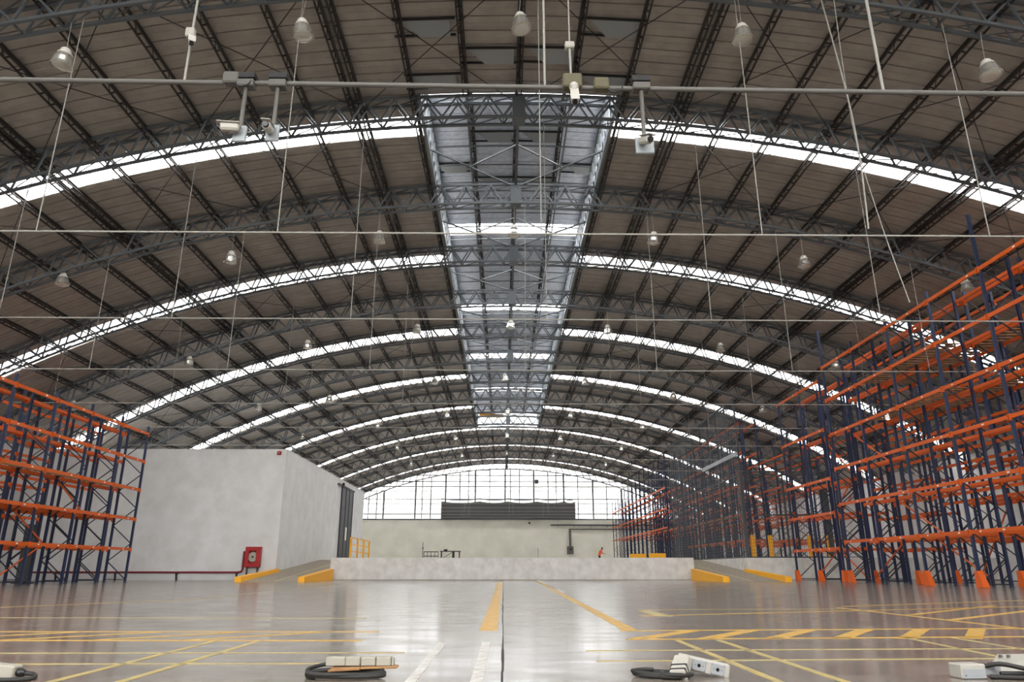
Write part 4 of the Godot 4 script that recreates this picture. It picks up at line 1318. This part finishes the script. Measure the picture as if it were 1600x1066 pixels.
func build_foreground() -> void:
	# coil with a board of four pale modules
	var a := thing("hose_coil", "coiled black cable under the board with four pale blocks", "cable", Vector3(-0.98, 0, -4.88), "coiled cables on the floor")
	coil(a, loop_keys(Vector3(0, 0.014, 0), 0.21, 0.12, 2.6, 2.6, 0.011), 0.013)
	coil(a, [Vector3(-0.2, 0.03, 0.04), Vector3(-0.24, 0.05, 0.0), Vector3(-0.19, 0.065, -0.08), Vector3(-0.10, 0.078, -0.10)], 0.012)
	part(a, "plug", chamfered(Vector3(0.05, 0.03, 0.03), 0.007), "hose", Transform3D(Basis.IDENTITY, Vector3(-0.09, 0.08, -0.1)))
	var bo := thing("board", "narrow wooden board lying on the coiled cable", "board", Vector3(-0.88, 0.052, -4.98))
	part(bo, "plank", chamfered(Vector3(0.42, 0.014, 0.09), 0.003), "wood", Transform3D(Basis(Vector3.BACK, 0.02), Vector3.ZERO))
	part(bo, "splinter", chamfered(Vector3(0.20, 0.012, 0.05), 0.003), "wood", Transform3D(Basis(Vector3.BACK, 0.06), Vector3(-0.12, -0.008, 0.045)))
	var s := thing("power_strip", "row of four cream socket blocks lying on the wooden board", "power strip", Vector3(-0.91, 0.062, -4.99))
	for i in 4:
		part(s, "module", chamfered(Vector3(0.122 if i == 0 else 0.093, 0.052, 0.075), 0.005), "cream_plastic", Transform3D(Basis(Vector3.BACK, 0.01), Vector3(-0.155 + 0.098 * i + (0.0 if i == 0 else 0.012), 0.026, 0)))
	part(s, "end_cap", chamfered(Vector3(0.012, 0.046, 0.07), 0.004), "white_plastic", Transform3D(Basis.IDENTITY, Vector3(0.208, 0.025, 0)))
	# socket box with two plates
	var b := thing("socket_box", "white socket box with two square plates tipped over on the floor", "socket box", Vector3(1.22, 0, -4.92))
	var t := Transform3D(Basis(Vector3.UP, -0.16) * Basis(Vector3.BACK, -0.20), Vector3(0.06, 0.062, -0.03))
	part(b, "long_case", chamfered(Vector3(0.32, 0.085, 0.075), 0.008), "white_plastic", t)
	for x in [-0.03, 0.085]:
		var q := part(b, "socket_plate", chamfered(Vector3(0.085, 0.066, 0.008), 0.003), "socket_plate", t * Transform3D(Basis.IDENTITY, Vector3(x, 0, 0.041)))
		part(q, "socket_hole", lathe([[0.0, 0.002], [0.009, 0.002], [0.011, 0.0], [0.011, -0.004]], 14), "black_plastic", Transform3D(Basis(Vector3.RIGHT, PI / 2), Vector3(0, 0, 0.005)))
		for sx in [-0.024, 0.024]:
			part(q, "slot", chamfered(Vector3(0.006, 0.004, 0.002), 0.0005), "black_plastic", Transform3D(Basis.IDENTITY, Vector3(sx, 0.0, 0.0045)))
		for sx in [-0.036, 0.036]:
			for sy in [-0.027, 0.027]:
				part(q, "screw", chamfered(Vector3(0.005, 0.005, 0.003), 0.001), "conduit", Transform3D(Basis.IDENTITY, Vector3(sx, sy, 0.0045)))
	var t2 := Transform3D(Basis(Vector3.UP, -0.55) * Basis(Vector3.BACK, 0.10) * Basis(Vector3.RIGHT, 0.55), Vector3(-0.10, 0.058, 0.04))
	part(b, "short_case", chamfered(Vector3(0.10, 0.075, 0.17), 0.008), "white_plastic", t2)
	for z in [0.015, 0.055]:
		part(b, "black_band", chamfered(Vector3(0.104, 0.079, 0.018), 0.004), "black_plastic", t2 * Transform3D(Basis.IDENTITY, Vector3(0, 0, z)))
	part(b, "cable_gland", lathe([[0.0, 0.03], [0.016, 0.03], [0.02, 0.02], [0.02, -0.01]], 12), "black_plastic", t2 * Transform3D(Basis(Vector3.RIGHT, PI / 2), Vector3(0, 0, 0.088)))
	part(b, "knob", lathe([[0.0, 0.012], [0.012, 0.012], [0.014, 0.0]], 12), "cream_plastic", t2 * Transform3D(Basis(Vector3.BACK, PI / 2), Vector3(-0.05, 0.01, -0.04)))
	var h := thing("hose_coil", "coiled black cable left of the white socket box", "cable", Vector3(0.98, 0, -4.9), "coiled cables on the floor")
	coil(h, loop_keys(Vector3(-0.02, 0.014, -0.02), 0.13, 0.09, 1.7, 0.4, 0.012), 0.013)
	coil(h, loop_keys(Vector3(0.10, 0.016, 0.06), 0.10, 0.05, 1.4, 1.5, 0.012), 0.014)
	# box and cables at right
	var c := thing("junction_block", "white rectangular block lying on the floor at lower right", "junction box", Vector3(2.92, 0, -4.86))
	part(c, "case", chamfered(Vector3(0.165, 0.085, 0.12), 0.006), "white_plastic", Transform3D(Basis(Vector3.UP, 0.08), Vector3(0, 0.043, 0)))
	part(c, "face_plate", chamfered(Vector3(0.15, 0.055, 0.006), 0.002), "socket_plate", Transform3D(Basis(Vector3.UP, 0.08), Vector3(0.006, 0.032, 0.061)))
	part(c, "screw", chamfered(Vector3(0.007, 0.007, 0.004), 0.001), "black_plastic", Transform3D(Basis.IDENTITY, Vector3(-0.055, 0.022, 0.069)))
	var e := thing("power_strip", "long white plastic box with angled end, rightmost item on the floor", "power strip", Vector3(3.26, 0, -4.92))
	var st := begin()
	add_hull(st, [Vector3(-0.22, 0.03, 0.03), Vector3(0.30, 0.03, 0.05), Vector3(0.30, 0.03, -0.06), Vector3(-0.14, 0.03, -0.06)], [Vector3(-0.16, 0.055, 0.02), Vector3(0.30, 0.125, 0.03), Vector3(0.30, 0.13, -0.05), Vector3(-0.06, 0.125, -0.05)])
	part(e, "case", st.commit(), "white_plastic")
	part(e, "end_flap", chamfered(Vector3(0.13, 0.07, 0.006), 0.002), "socket_plate", Transform3D(Basis(Vector3.UP, 0.35) * Basis(Vector3.BACK, -0.15), Vector3(-0.17, 0.045, 0.05)))
	for x in [0.0, 0.05]:
		part(e, "latch", chamfered(Vector3(0.02, 0.016, 0.02), 0.004), "conduit", Transform3D(Basis.IDENTITY, Vector3(-0.06 + x, 0.118, -0.02)))
	var g := thing("hose_coil", "black cable bundle under the rightmost white box", "cable", Vector3(3.3, 0, -4.78), "coiled cables on the floor")
	coil(g, [Vector3(-0.32, 0.05, -0.1), Vector3(-0.2, 0.085, -0.04), Vector3(-0.05, 0.06, 0.0), Vector3(0.12, 0.04, 0.03), Vector3(0.4, 0.03, 0.04)], 0.014)
	coil(g, [Vector3(-0.28, 0.014, -0.02), Vector3(-0.1, 0.016, 0.04), Vector3(0.1, 0.015, 0.05), Vector3(0.4, 0.016, 0.02)], 0.014)
	coil(g, [Vector3(-0.2, 0.03, -0.04), Vector3(0.0, 0.032, -0.02), Vector3(0.2, 0.03, 0.0), Vector3(0.4, 0.03, -0.02)], 0.013)
	# box and cable at left
	var k := thing("socket_box", "cream socket box cut by the left edge of the picture", "socket box", Vector3(-3.14, 0, -4.86))
	part(k, "case", chamfered(Vector3(0.36, 0.075, 0.09), 0.008), "cream_plastic", Transform3D(Basis(Vector3.BACK, -0.10), Vector3(-0.04, 0.06, 0)))
	part(k, "gland", lathe([[0.0, 0.05], [0.018, 0.05], [0.024, 0.03], [0.024, 0.0], [0.0, 0.0]], 12), "black_plastic", Transform3D(Basis(Vector3.BACK, -PI / 2 - 0.2), Vector3(0.135, 0.045, 0)))
	var m := thing("hose_coil", "black cable looping out of the box at the left edge", "cable", Vector3(-3.1, 0, -4.86), "coiled cables on the floor")
	coil(m, [Vector3(0.14, 0.036, 0), Vector3(0.2, 0.03, 0.0), Vector3(0.235, 0.016, 0.05), Vector3(0.18, 0.014, 0.10), Vector3(0.05, 0.014, 0.12), Vector3(-0.2, 0.014, 0.12)], 0.013)
